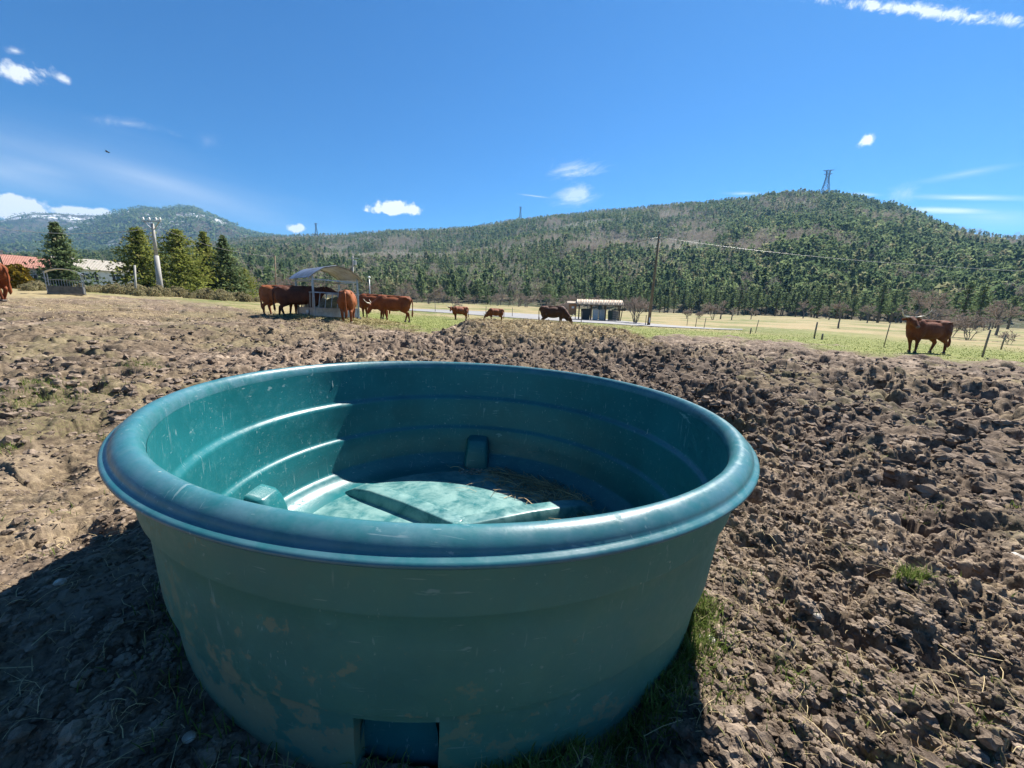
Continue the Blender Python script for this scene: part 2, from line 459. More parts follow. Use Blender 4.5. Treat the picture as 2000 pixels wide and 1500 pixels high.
# ------------------------------------------------------------------ ground: one sheet
def dr_of(r):
    return r*np.minimum(.0023*np.maximum(r, 1.0)**.45, .06)
def build_ground():
    azf = np.arange(-72, 72.001, .105)
    az = np.concatenate([np.arange(-180, -72, 3.0), azf, np.arange(75, 180, 3.0)])
    rs = [.36]
    while rs[-1] < 4000:
        r = rs[-1]
        rs.append(r + dr_of(r))
    rs = np.array(rs, float)
    A, Rr = np.meshgrid(np.radians(az), rs)
    x, y = (np.sin(A)*Rr).ravel(), (np.cos(A)*Rr).ravel()
    z = hgt(x, y)
    r = np.hypot(x, y)
    near = r < 110
    z[near] += mud(x[near], y[near])
    d = np.hypot(x-TC[0], y-TC[1])
    z = np.where(d < 1.004, np.minimum(z, -.20), z)
    na, nr = len(az), len(rs)
    i = np.arange(nr-1)[:, None]*na; j = np.arange(na)[None, :]
    F = np.stack([i+j, i+(j+1) % na, i+na+(j+1) % na, i+na+j], 2).reshape(-1, 4)[:, ::-1]
    V = np.stack([x, y, z], 1)
    V = np.vstack([V, [[0, 0, float(hgt(0, 0))]]])
    jj = np.arange(na)
    T = np.stack([np.full(na, len(V)-1), (jj+1) % na, jj], 1)
    mm = mudmask(x, y)
    azd, _ = azr(x, y)
    n1 = fbm(x*.5, y*.5, 3, 91)
    # dry straw lying on the soil: the heap, the left side, round the feeder
    st = np.exp(-((r-12.7)/1.7)**2)*ss(-12, 2, azd)*(1-ss(16, 23, azd))*1.15
    st = np.maximum(st, .22*(1-ss(-32, -14, azd))*ss(1.2, 3.5, r)*(.6+.6*n1))
    st = np.maximum(st, .55*np.exp(-((r-20)/4)**2)*(1-ss(-42, -36, azd))*(.5+.8*n1))
    st = np.maximum(st, .28*ss(.25, .8, n1+.5*vn(x*3, y*3, 93))*ss(.8, 1.3, d))
    st = np.maximum(st, .25*ss(8, 2, r)*ss(15, 35, azd)*(.5+.5*vn(x*2, y*2, 94)))
    gt = .26*ss(.35, .9, fbm(x*.9, y*.9, 3, 95)+.25*(azd < -25))*ss(2.2, 3.2, r)*(azd < -22)
    gt = np.maximum(gt, .35*ss(.3, .9, fbm(x*1.3, y*1.3, 3, 98))*(azd > 30))
    wet = np.clip(ss(2.6, 4.5, r)*(1-ss(9.5, 11.5, r))*ss(-24, -8, azd)*(1-.5*ss(30, 50, azd))*(.75+.5*n1) + .95*(1-ss(-34, -14, azd))*ss(1.6, 3, r)*(1-ss(20, 28, r))*ss(-.6, .1, n1), 0, 1)
    dry = np.maximum(ss(30, 44, r + 9*fbm(x*.06, y*.06, 3, 97)), 1-ss(-27, -21, azd))
    one = lambda a, v: np.concatenate([a, [v]])
    m = mat('soil', (.1, .07, .05), .95, 0, .12); g = G(m)
    P = g.tc.outputs['Object']
    na_ = g.noise(3.2, 8, .66); nb = g.noise(17, 8, .7); nc = g.noise(70, 6, .7); nd = g.noise(.7, 4, .5)
    soil = g.mix(g.rng(nb, .36, .66), (.064, .046, .034), (.275, .208, .152))
    soil = g.mix(g.rng(na_, .52, .68), soil, (.36, .285, .215))
    soil = g.mix(g.math('MULTIPLY', g.rng(nd, .42, .68), .55), soil, (.062, .046, .036))
    soil = g.mix(g.math('MULTIPLY', g.rng(nc, .62, .78), .7), soil, (.30, .245, .17))
    soil = g.mix(g.rng(g.noise(5.5, 3, .5), .69, .74, 0, .65), soil, (.17, .085, .045))
    soil = g.mix(g.math('MULTIPLY', g.attr('wet'), g.rng(nb, .78, .40, .25, .70)), soil, (.060, .044, .033))
    fib = g.noise(40, 6, .75, 1.2, g.map((1, 3.2, 1), (0, 0, .6)))
    straw = g.mix(g.rng(fib, .38, .64), (.19, .14, .075), (.50, .40, .22))
    soil = g.mix(g.math('MULTIPLY', g.attr('straw'), g.rng(nb, .25, .62)), soil, straw)
    gr1 = g.mix(g.rng(g.noise(2.3, 6, .65), .35, .65), (.105, .125, .030), (.190, .205, .062))
    gr1 = g.mix(g.rng(nc, .5, .75), gr1, (.28, .265, .12))
    gr2 = g.mix(g.rng(g.noise(.10, 6, .6), .38, .60), (.120, .135, .045), (.27, .215, .115))
    gr2 = g.mix(g.rng(g.noise(.9, 6, .65), .5, .72), gr2, (.31, .26, .15))
    grass = g.mix(g.attr('dry'), gr1, gr2)
    cow = g.rng(g.noise(1.1, 4, .6, .4), .68, .73)
    grass = g.mix(g.math('MULTIPLY', cow, g.math('SUBTRACT', 1.0, g.attr('dry'))), grass, (.06, .045, .03))
    soil = g.mix(g.math('MULTIPLY', g.attr('tufts'), g.rng(nc, .4, .6)), soil, gr1)
    g.color(g.mix(g.attr('mud'), grass, soil))
    h = g.math('ADD', g.math('MULTIPLY', nb, .6), g.math('MULTIPLY', nc, .5))
    h = g.math('ADD', h, g.math('MULTIPLY', g.noise(260, 3, .6), .22))
    g.bump(h, .55, .018)
    o = np_mesh('ground', V, [F, T], m, None, True, {
        'mud': ('POINT', one(mm, 1)), 'straw': ('POINT', one(np.clip(st, 0, 1), 0)),
        'tufts': ('POINT', one(np.clip(gt, 0, 1), 0)), 'dry': ('POINT', one(dry, 0)), 'wet': ('POINT', one(wet, 0))})
    tag(o, kind='structure')
build_ground()

# the road beyond the paddock
def build_road():
    near = [(740, 605.5), (800, 607), (900, 613.5), (1000, 621), (1100, 628), (1180, 632.5), (1250, 637), (1330, 641), (1400, 644), (1450, 645)]
    far = [(740, 602.5), (800, 603.5), (900, 606.5), (1000, 611.5), (1100, 617.5), (1200, 625.5), (1250, 631), (1330, 637.5), (1400, 642), (1450, 643.5)]
    V = []; F = []
    def dense(L):
        o = []
        for a, b in zip(L, L[1:]):
            for k in range(6): o.append((a[0]+(b[0]-a[0])*k/6, a[1]+(b[1]-a[1])*k/6))
        return o + [L[-1]]
    n, f = dense(near), dense(far)
    for p, q in zip(n, f):
        a, b = Vector(ghit(*p, rmin=20)), Vector(ghit(*q, rmin=20))
        for t in np.linspace(0, 1, 7):
            c = a.lerp(b, t); V.append((c.x, c.y, float(hgt(c.x, c.y))+.05))
    for i in range(len(n)-1):
        for k in range(6): F.append((i*7+k, (i+1)*7+k, (i+1)*7+k+1, i*7+k+1))
    m = varied('asphalt', (.17, .17, .17), (.23, .225, .22), .8, .9, .2)
    o = np_mesh('road', np.array(V), [np.array(F)], m, None, True)
    tag(o, kind='structure')
build_road()

# ------------------------------------------------------------------ the trough
def plastic_mat():
    m = mat('teal_plastic', (.018, .115, .105), .36, 0, .5); g = G(m)
    z = g.sep()
    big = g.noise(2.2, 4, .6); fine = g.noise(26, 6, .7)
    c = g.mix(g.rng(big, .3, .7), (.006, .090, .100), (.011, .126, .140))
    c = g.mix(g.math('MULTIPLY', g.rng(fine, .52, .75), .35), c, (.055, .20, .20))
    # scuffs: thin pale scratches in several directions
    scr = None
    for k, (sc, rot) in enumerate((((3.4, 70, 22), (0, 0, .5)), ((64, 3.2, 20), (.3, .2, 1.3)), ((22, 70, 3.1), (.5, .9, .2)), ((5, 22, 90), (.2, .1, 2.2)))):
        s = g.rng(g.noise(1.7, 3, .6, 0, g.map(sc, rot)), .655, .70)
        s = g.math('MULTIPLY', s, g.rng(g.noise(3.1+k, 3), .44, .56))
        scr = s if scr is None else g.math('MAXIMUM', scr, s)
    c = g.mix(g.math('MULTIPLY', scr, .50), c, (.27, .36, .36))
    # pale specks and dried droppings
    sp = g.rng(g.voro(21), .075, .03)
    sp = g.math('MULTIPLY', sp, g.rng(g.noise(4), .5, .6))
    c = g.mix(g.math('MULTIPLY', sp, .8), c, (.50, .47, .38))
    # mud splashes low on the outside
    n = g.noise(15, 5, .66)
    low = g.rng(z[2], .06, .52, .10, -.07)
    n = g.math('ADD', n, g.math('MULTIPLY', low, g.attr('outside')))
    sidew = g.math('MULTIPLY', g.rng(z[0], .7, -.7, -.06, .12), g.attr('outside'))
    n = g.math('ADD', n, sidew)
    spl = g.rng(n, .60, .655)
    c = g.mix(g.math('MULTIPLY', g.math('MULTIPLY', spl, g.attr('outside')), .62), c, (.23, .165, .105))
    film = g.math('MULTIPLY', g.rng(g.noise(1.8, 5, .65), .35, .7), g.attr('outside'))
    c = g.mix(g.math('ADD', g.math('MULTIPLY', film, .26), g.math('MULTIPLY', g.attr('outside'), .34)), c, (.085, .215, .115))
    c = g.mix(g.math('MULTIPLY', g.math('MULTIPLY', g.attr('dirt'), g.rng(g.noise(8, 6, .7, .5), .30, .66)), .85), c, (.20, .33, .31))
    c = g.mix(g.math('MULTIPLY', g.attr('worn'), g.rng(g.noise(14, 6, .7), .30, .70, .10, .60)), c, (.085, .165, .205))
    g.color(c)
    r = g.rng(fine, .3, .7, .30, .44)
    r = g.math('ADD', r, g.math('MULTIPLY', g.attr('outside'), .20), True)
    r = g.math('ADD', r, g.math('MULTIPLY', spl, .2), True)
    g.rough(r)
    h = g.math('ADD', g.math('MULTIPLY', g.noise(60, 4, .6), .35), g.math('MULTIPLY', g.noise(5, 3), 1.2))
    g.bump(h, .18, .006)
    return m
PL = plastic_mat()
Q = math.atan2(TILT[0], 1), math.atan2(TILT[1], 1)
def build_trough():
    root = empty('water_trough', (RIMC[0]+TILT[0]*.70*TS, RIMC[1]+TILT[1]*.70*TS, TZ-.70*TS), 0,
                 'large round empty teal plastic stock tank standing on the churned mud in the foreground', 'water trough')
    root.rotation_euler = (Q[1], -Q[0], 0); root.scale = (TS,)*3
    ZT = .70
    def part(name, prof, outside=0.0, dirt=0.0, n=288, wob=.0035, parent=root, worn=0.0):
        V, F = lathe([(r, z+ZT) for r, z in prof], n)
        a = np.arctan2(V[:, 1], V[:, 0])
        k = 1 + wob*(np.sin(2*a+.6)+.6*np.sin(3*a+V[:, 2]*3))/1.0
        V[:, 0] *= k; V[:, 1] *= k
        V[:, 2] += .004*np.sin(2*a+1)*(V[:, 2]/ZT)
        return np_mesh(name, V, [F], PL, parent, True, {'outside': ('POINT', np.full(len(V), outside)), 'dirt': ('POINT', np.full(len(V), dirt)), 'worn': ('POINT', np.full(len(V), worn))})
    part('rim', [(.974, -.052), (.974, -.038), (.977, -.022), (.984, -.009), (.992, -.0025), (1.000, 0), (1.010, -.002), (1.021, -.0075), (1.030, -.0155),
                 (1.035, -.024), (1.0365, -.029), (1.040, -.0315), (1.047, -.0335), (1.0515, -.037), (1.052, -.0415), (1.048, -.046), (1.035, -.048), (1.014, -.047), (1.005, -.045)], 0.0, 0.0, worn=1.0)
    part('inner_wall', [(.973, -.044), (.973, -.10), (.972, -.218), (.970, -.226), (.964, -.233), (.956, -.239), (.952, -.246), (.951, -.256), (.948, -.33),
                        (.945, -.424), (.943, -.432), (.936, -.439), (.928, -.445), (.925, -.453), (.922, -.54), (.917, -.612), (.914, -.620), (.907, -.627), (.898, -.633),
                        (.893, -.640), (.880, -.655), (.862, -.670), (.838, -.683), (.80, -.692), (.765, -.694)])
    fl = part('floor', [(.77, -.694), (.68, -.686), (.6, -.679), (.4, -.662), (.2, -.650), (.02, -.645), (0.0, -.645)], 0, 1.0)
    fz = lambda r: float(np.interp(r, [0, .2, .4, .6, .68, .77, .84], [-.645, -.650, -.662, -.679, -.686, -.694, -.694]))
    # raised ribs of the floor
    for deg, r1, w in ((148, .80, .115), (29, .80, .115), (268, .80, .115)):
        a = rad(deg); mb = MB()
        rows = []
        for r, hh in ((.0, .056), (.35, .060), (.60, .058), (.72, .046), (r1, .004)):
            rows.append([(r, -w/2, 0), (r, -w/2+.008, hh*.5), (r, -w/2+.020, hh), (r, w/2-.020, hh), (r, w/2-.008, hh*.5), (r, w/2, 0)])
        V = [(x*math.cos(a)-y*math.sin(a), x*math.sin(a)+y*math.cos(a), ZT+fz(x)-.004+z) for row in rows for (x, y, z) in row]
        F = [(i*6+k, i*6+k+1, (i+1)*6+k+1, (i+1)*6+k) for i in range(4) for k in range(5)] + [(0, 1, 2, 3, 4, 5)]
        mb.add(V, F); o = mb.build('rib', PL, fl, True, .006)
        at_ = o.data.attributes.new('dirt', 'FLOAT', 'POINT'); at_.data.foreach_set('value', [1.0]*len(o.data.vertices))
    # outer wall with four hand holds moulded into its foot
    n = 288
    prof = [(1.006, -.040), (1.005, -.10), (1.005, -.166), (1.004, -.172), (.990, -.176), (.986, -.182), (.986, -.25), (.981, -.35), (.978, -.406),
            (.977, -.412), (.964, -.416), (.960, -.422), (.9595, -.446), (.9585, -.472), (.957, -.515), (.953, -.56), (.949, -.60), (.945, -.64), (.940, -.67), (.932, -.693), (.92, -.70), (.90, -.703), (0.0, -.703)]
    V, F = lathe([(r, z+ZT) for r, z in prof], n)
    angs = (91, 181, 270, 1)
    keep = np.ones(len(F), bool); half = 4
    extra_v, extra_f = [], []
    for ang in angs:
        c = round(ang/360*n); top = 12 if ang == 270 else 14      # profile row of the upper edge of the recess
        for row in range(top, len(prof)-3):
            k = half                 # a little wider at the foot
            for s in range(c-half, c+half): keep[row*n + s % n] = False
        # recess shell
        rows = list(range(top, len(prof)-2)); b = len(V)+len(extra_v); nn = 2*half+1
        for row in rows:
            for s in range(c-half, c+half+1):
                a = 2*math.pi*s/n; t = (s-c)/half
                rr = .885 - .010*t*t; sh = .82 if row == top else .90
                aa = 2*math.pi*(c+(s-c)*sh)/n
                zz = prof[row][1]+ZT - (.014 if row == top else 0)
                extra_v.append((rr*math.cos(aa), rr*math.sin(aa), zz))
        for i in range(len(rows)-1):
            for s in range(nn-1):
                extra_f.append((b+i*nn+s, b+i*nn+s+1, b+(i+1)*nn+s+1, b+(i+1)*nn+s))
        ow = lambda row, s: row*n + s % n
        for i, row in enumerate(rows[:-1]):
            extra_f.append((ow(row, c-half), b+i*nn, b+(i+1)*nn, ow(row+1, c-half)))
            extra_f.append((b+i*nn+nn-1, ow(row, c+half), ow(row+1, c+half), b+(i+1)*nn+nn-1))
        for s in range(nn-1):
            extra_f.append((ow(top, c-half+s), ow(top, c-half+s+1), b+s+1, b+s))
    V = np.vstack([V, np.array(extra_v)]); F = np.vstack([F[keep], np.array(extra_f)])
    a = np.arctan2(V[:, 1], V[:, 0]); k = 1 + .0035*(np.sin(2*a+.6)+.6*np.sin(3*a+V[:, 2]*3))
    V[:, 0] *= k; V[:, 1] *= k
    o = np_mesh('outer_wall', V, [F], PL, root, True, {'outside': ('POINT', np.ones(len(V))), 'dirt': ('POINT', np.zeros(len(V)))})
    e = o.modifiers.new('edges', 'EDGE_SPLIT'); e.split_angle = rad(40)
    # the other side of the hand holds: blocks standing out from the inner wall
    for ang in angs:
        a = rad(ang); mb = MB(); V = []; dz = .048 if ang == 270 else 0
        lv = [(-.694, .166, .800), (-.60, .156, .815), (-.545, .142, .832), (-.514, .128, .850), (-.499, .116, .90), (-.492, .110, .936)]
        lv = [(z+(dz if z > -.55 else 0), w_, r_) for z, w_, r_ in lv]
        for z, w, r in lv:
            V += [(.935, -w/2-.006, z), (r+.02, -w/2, z), (r+.004, -w/2+.012, z), (r, -w/2+.028, z), (r, w/2-.028, z), (r+.004, w/2-.012, z), (r+.02, w/2, z), (.935, w/2+.006, z)]
        V = [(x*math.cos(a)-y*math.sin(a), x*math.sin(a)+y*math.cos(a), ZT+z) for x, y, z in V]
        F = [(i*8+k, i*8+k+1, (i+1)*8+k+1, (i+1)*8+k) for i in range(5) for k in range(7)]
        mb.add(V, F)
        o = mb.build('hand_hold_block', PL, root, True)
        m = o.modifiers.new('bevel', 'BEVEL'); m.width = .006; m.segments = 2
    # pale streaks dried on the inner wall
    W = mat('bird_lime', (.62, .62, .56), .8)
    for deg, z0, ln, w in ((147.5, -.048, .085, .0045), (83, -.046, .022, .003), (76.5, -.046, .035, .003), (20, -.20, .03, .003)):
        mb = MB(); a = rad(deg)
        P = []
        for t in np.linspace(0, 1, 6):
            r = .9735 - .002*t*ln/.08
            aa = a + .006*math.sin(t*2.5)*ln/.08
            P.append((r*math.cos(aa), r*math.sin(aa), ZT+z0-ln*t))
        mb.tube(P, [w*.35, w*.3, w*.3, w*.35, w*.45, w*.7], 6)
        mb.build('dried_streak', W, root, True)
    return root
trough = build_trough()
TM = Matrix.Translation(trough.location) @ trough.rotation_euler.to_matrix().to_4x4() @ Matrix.Scale(TS, 4)

# ------------------------------------------------------------------ strewn stuff: straw, grass, crumbs
rng = np.random.default_rng(7)
def strands(n_pts, P, D, L, W, curl, lift, rnd):
    """curved flat strands: P start (n,3), D heading, L length, W width"""
    n = len(P); k = 4
    t = np.linspace(0, 1, k)
    a = D[:, None] + curl[:, None]*t[None, :]
    st = (L/(k-1))[:, None]
    dx = np.cumsum(np.cos(a)*st, 1)-np.cos(a)*st; dy = np.cumsum(np.sin(a)*st, 1)-np.sin(a)*st
    X = P[:, None, 0]+dx; Y = P[:, None, 1]+dy
    Z = P[:, None, 2] + lift[:, None]*(np.sin(t*math.pi)[None, :]*.7 + t[None, :]*.3)
    nx, ny = -np.sin(a)*W[:, None]/2, np.cos(a)*W[:, None]/2
    up = W[:, None]*.35*np.cos(rnd*9)[:, None]
    A = np.stack([X-nx, Y-ny, Z-up], 2); B = np.stack([X+nx, Y+ny, Z+up], 2)
    V = np.stack([A, B], 2).reshape(-1, 3)
    b = (np.arange(n)*k*2)[:, None]+np.arange(k-1)[None, :]*2
    F = np.stack([b, b+1, b+3, b+2], 2).reshape(-1, 4)
    return V, F
def polar(n, r0, r1, a0, a1, p=1.0):
    u = rng.random(n); r = r0*(r1/r0)**(u**p)
    a = np.radians(a0+(a1-a0)*rng.random(n))
    return np.sin(a)*r, np.cos(a)*r, r, np.degrees(a)
def build_straw():
    xs, ys, rs, az = polar(16000, .6, 15, -62, 62)
    keep = rng.random(len(xs)) < (.42 + .4*ss(.0, .8, fbm(xs*.6, ys*.6, 3, 91)))
    hx, hy, hr, ha = polar(15000, 10.6, 15.0, -7, 22)           # heap
    lx, ly, lr, la = polar(2500, 15, 25, -58, -24)              # old hay at the left, round the feeder
    fx, fy, fr, fa = polar(3000, 14.5, 19, -30, -14)
    x = np.concatenate([xs[keep], hx, lx, fx]); y = np.concatenate([ys[keep], hy, ly, fy])
    ok = (np.hypot(x-TC[0], y-TC[1]) > 1.05); x, y = x[ok], y[ok]
    r = np.hypot(x, y); n = len(x)
    z = fullh(x, y)+.004
    L = np.clip(rng.lognormal(-2.95, .55, n), .015, .3)*(1+ss(8, 13, r)*1.6); W = (.0007+.0010*rng.random(n))*(1+ss(2, 14, r)*4)
    V, F = strands(4, np.stack([x, y, z], 1), rng.random(n)*6.283, L, W, rng.normal(0, .6, n), rng.random(n)*.02*(1+ss(9, 13, r)*5)+.003, rng.random(n))
    m = mat('dry_straw', (.4, .3, .16), .8, 0, .2); g = G(m); t = g.attr('tint')
    g.color(g.mix(g.rng(t, .0, 1.0), (.16, .11, .06), (.50, .40, .22)))
    o = np_mesh('straw', V, [F], m, None, False, {'tint': ('FACE', np.repeat(rng.random(n), 3))})
    tag(o, 'loose dry straw and stalks strewn over the mud and the trampled heap', 'straw', kind='stuff')
    # stalks lying in the tank
    n = 460
    a = np.radians(rng.normal(52, 20, n)); r = np.clip(rng.normal(.68, .10, n), .3, .79)
    far = rng.random(n) < .35; a = np.where(far, np.radians(rng.uniform(30, 84, n)), a); r = np.where(far, rng.uniform(.72, .79, n), r)
    x, y = r*np.cos(a), r*np.sin(a)
    L = np.clip(rng.lognormal(-1.9, .6, n), .04, .42); D = a+math.pi/2+rng.normal(0, .8, n)
    bend = rng.random(n) < .2
    x = x-np.cos(D)*L/2; y = y-np.sin(D)*L/2
    q = np.hypot(x, y); k = np.minimum(1, .79/q); x *= k; y *= k
    V, F = strands(4, np.stack([x, y, np.full(n, .70-.690)], 1), D, L, .002+.0016*rng.random(n), rng.normal(0, .5, n), rng.random(n)*.03+.004, rng.random(n))
    rr = np.hypot(V[:, 0], V[:, 1]); k = np.minimum(1, .845/np.maximum(rr, 1e-6)); V[:, 0] *= k; V[:, 1] *= k
    V[:, 2] += np.interp(rr, [0, .2, .4, .6, .77, .9], [.049, .044, .032, .014, 0, .012])
    V = np.array([TM @ Vector(v) for v in V])
    m2 = mat('old_stalks', (.22, .15, .08), .85, 0, .2); g = G(m2)
    g.color(g.mix(g.attr('tint'), (.13, .085, .05), (.50, .38, .21)))
    o = np_mesh('stalks', V, [F], m2, None, False, {'tint': ('FACE', np.repeat(rng.random(n), 3))})
    tag(o, 'tangle of brown dry stalks lying in the bottom of the round tank', 'dry stalks', kind='stuff')
    # crumbs of dirt gathered against the far block
    n = 420
    a = np.radians(np.concatenate([rng.uniform(88, 99, 150), rng.uniform(62, 84, 270)])); r = rng.uniform(.70, .80, n)
    V, F, T = rocks(np.stack([r*np.cos(a), r*np.sin(a), np.full(n, .70-.689)], 1), .002+.006*rng.random(n)**2, 1, .5)
    V = np.array([TM @ Vector(v) for v in V])
    o = np_mesh('dirt_crumbs', V, [F], varied('crumb', (.10, .07, .05), (.38, .33, .28), 60, .9, 0), None, False)
    tag(o, 'small crumbs of dirt gathered in the bottom of the tank below its far wall', 'dirt', kind='stuff')
_ico = {}
def ico(sub):
    if sub not in _ico:
        bm = bmesh.new(); bmesh.ops.create_icosphere(bm, subdivisions=sub, radius=1)
        _ico[sub] = (np.array([v.co for v in bm.verts]), np.array([[v.index for v in f.verts] for f in bm.faces])); bm.free()
    return _ico[sub]
def rocks(P, S, sub, rough):
    v, f = ico(sub); n = len(P); k = len(v)
    B = v[None]*(1+rough*(rng.random((n, k, 1))-.5))
    B = B*np.stack([.8+.5*rng.random(n), .8+.5*rng.random(n), .55+.4*rng.random(n)], 1)[:, None]
    a = rng.random(n)*6.283; c, s = np.cos(a)[:, None], np.sin(a)[:, None]
    X = B[..., 0]*c-B[..., 1]*s; Y = B[..., 0]*s+B[..., 1]*c
    V = np.stack([X, Y, B[..., 2]], 2)*S[:, None, None]+P[:, None]
    F = (f[None]+(np.arange(n)*k)[:, None, None]).reshape(-1, 3)
    return V.reshape(-1, 3), F, None
def build_clods():
    Vs, Fs, b = [], [], 0
    for n, r0, r1, s0, s1, sub, p in ((90000, .62, 4.6, .0025, .011, 1, .9), (5000, .62, 6, .008, .022, 2, 1.0), (700, 1.2, 11, .014, .030, 3, .9), (16000, 3.6, 17, .012, .055, 2, .8)):
        x, y, r, az = polar(n, r0, r1, -63, 63, p)
        ok = (np.hypot(x-TC[0], y-TC[1]) > 1.05) & (rng.random(n) < np.interp(az, [-60, -20, 10, 60], [.45, .55, 1, 1])) & (mudmask(x, y) > .6)
        x, y = x[ok], y[ok]; n = len(x)
        S = s0+(s1-s0)*rng.random(n)**2.2
        V, F, _ = rocks(np.stack([x, y, fullh(x, y)+S*.15], 1), S, sub, (0, .6, .8, .5)[sub])
        Vs.append(V); Fs.append(F+b); b += len(V)
    m = mat('clod', (.1, .07, .05), .95, 0, .1); g = G(m)
    c = g.mix(g.rng(g.noise(9, 7, .7), .36, .66), (.078, .058, .043), (.30, .235, .178))
    c = g.mix(g.rng(g.noise(60, 5, .7), .6, .75, 0, .6), c, (.27, .22, .15)); g.color(c)
    g.bump(g.noise(120, 5, .7), .7, .012)
    o = np_mesh('mud_clods', np.vstack(Vs), [np.vstack(Fs)], m, None, False)
    tag(o, 'loose clods and crumbs of dry brown mud scattered over the trampled ground', 'mud clods', kind='stuff')
GRASS = foliage('grass_leaf', (.09, .135, .030), (.18, .225, .062), (.34, .30, .15), .35)
def blades(name, x, y, h, lab, cat, spread=.5, w=.0026):
    n = len(x); z = fullh(x, y)-.004
    a = rng.random(n)*6.283; lean = rng.random(n)*spread+.1
    k = 4; t = np.linspace(0, 1, k)
    hor = (h*lean)[:, None]*(t**1.8)[None]; ver = h[:, None]*(t-.45*lean[:, None]*t*t)
    X = x[:, None]+np.cos(a)[:, None]*hor; Y = y[:, None]+np.sin(a)[:, None]*hor; Z = z[:, None]+ver
    ww = (w*(.6+.8*rng.random(n)))[:, None]*np.array([1, .9, .65, .08])[None]
    b = a+math.pi/2+rng.normal(0, .5, n)
    A = np.stack([X-np.cos(b)[:, None]*ww, Y-np.sin(b)[:, None]*ww, Z], 2); B = np.stack([X+np.cos(b)[:, None]*ww, Y+np.sin(b)[:, None]*ww, Z], 2)
    V = np.stack([A, B], 2).reshape(-1, 3)
    i = (np.arange(n)*k*2)[:, None]+np.arange(k-1)[None]*2
    F = np.stack([i, i+1, i+3, i+2], 2).reshape(-1, 4)
    o = np_mesh(name, V, [F], GRASS, None, False, {'tint': ('FACE', np.repeat(rng.random(n), k-1))})
    tag(o, lab, cat, kind='stuff')
def build_grass():
    X, Y, H = [], [], []
    def tuft(px, py, n, s, h):
        cx, cy = ghit(px, py)
        X.append(cx+rng.normal(0, s, n)); Y.append(cy+rng.normal(0, s, n)); H.append(h*(.45+.8*rng.random(n)))
    for a in ((1765, 1165, 170, .020, .065), (1790, 1150, 100, .018, .06), (1840, 1160, 14, .02, .05), (1550, 1340, 34, .03, .045), (1450, 1370, 40, .03, .04),
              (1345, 1280, 26, .014, .06), (1905, 1420, 16, .03, .05), (1670, 965, 18, .03, .05), (1710, 925, 14, .05, .05), (1990, 990, 30, .03, .06),
              (1815, 985, 30, .06, .05), (1780, 1005, 26, .06, .05), (1640, 1080, 12, .03, .04), (1525, 870, 18, .04, .05), (1400, 1380, 26, .03, .04),
              (60, 770, 300, .14, .08), (40, 800, 300, .14, .08), (150, 770, 240, .12, .07), (120, 790, 200, .14, .06), (210, 775, 60, .08, .05), (265, 725, 180, .14, .08), (300, 730, 140, .12, .08),
              (15, 893, 70, .03, .06), (205, 863, 24, .02, .06), (100, 1100, 12, .02, .04), (130, 1010, 16, .04, .05)):
        tuft(*a)
    # round the foot of the tank, on the shady near side and both flanks
    n = 2400
    a = np.radians(rng.uniform(275, 335, n)); r = 1.025+np.abs(rng.normal(0, .05, n))
    X.append(TC[0]+r*np.cos(a)); Y.append(TC[1]+r*np.sin(a)); H.append(.025+.065*rng.random(n)**1.3)
    n = 240; a = np.radians(rng.uniform(195, 270, n)); r = 1.025+np.abs(rng.normal(0, .06, n))
    X.append(TC[0]+r*np.cos(a)); Y.append(TC[1]+r*np.sin(a)); H.append(.02+.05*rng.random(n))
    n = 70; a = np.radians(rng.normal(267, 4, n)); r = rng.uniform(1.0, 1.07, n)
    X.append(TC[0]+r*np.cos(a)); Y.append(TC[1]+r*np.sin(a)); H.append(.03+.04*rng.random(n))
    # thin scattered blades
    x, y, r, az = polar(5200, .7, 9, -62, 62); ok = (fbm(x*1.3, y*1.3, 3, 98) > .12) & (np.hypot(x-TC[0], y-TC[1]) > 1.06)
    X.append(x[ok]); Y.append(y[ok]); H.append(.012+.035*rng.random(ok.sum()))
    blades('grass_tufts', np.concatenate(X), np.concatenate(Y), np.concatenate(H), 'sparse young green grass blades sprouting from the mud round the tank', 'grass', .8, .0017)
    # the pasture
    x, y, r, az = polar(60000, 9, 40, -60, 62)
    ok = (mudmask(x, y) < .35+.3*rng.random(len(x))) & (az > -25); x, y, r = x[ok], y[ok], r[ok]
    blades('pasture_grass', x, y, (.02+.04*rng.random(len(x)))*(.7+r/40), 'short green grazed grass growing on the pasture beyond the mud', 'grass', .9, .012)
build_straw(); build_clods(); build_grass()
def stones():
    m = varied('limestone', (.22, .185, .145), (.46, .43, .37), 30, .9, .5, .004)
    for px, py, s, lab in ((1385, 1252, .017, 'small round beige pebble with a root beside it, right of the tank'), (1362, 1243, .013, 'smaller beige pebble half shaded under the right wall of the tank'),
                           (1990, 1088, .05, 'white angular stone lying on the mud at the right edge of the picture'), (1592, 1220, .013, 'grey pebble in the dark hoof hole right of the tank'),
                           (372, 1456, .012, 'pale pebble in the shade left of the foot of the tank'), (125, 1172, .014, 'pale stone at the edge of the shadow cast by the tank')):
        x, y = ghit(px, py, .4, 30)
        v, f = ico(2); k = 1+.55*fbm(v[:, 0]*1.1+px, v[:, 1]*1.1+v[:, 2]*.8, 3, 3); k = np.minimum(k, 1.0)
        V = v*k[:, None]*np.array([s*1.25, s, s*.8])+np.array([x, y, float(fullh(np.array([x]), np.array([y]))[0])+s*.2])
        tag(np_mesh('stone', V, [f], m, None, False), lab, 'stone', 'pale stones on the mud')
stones()

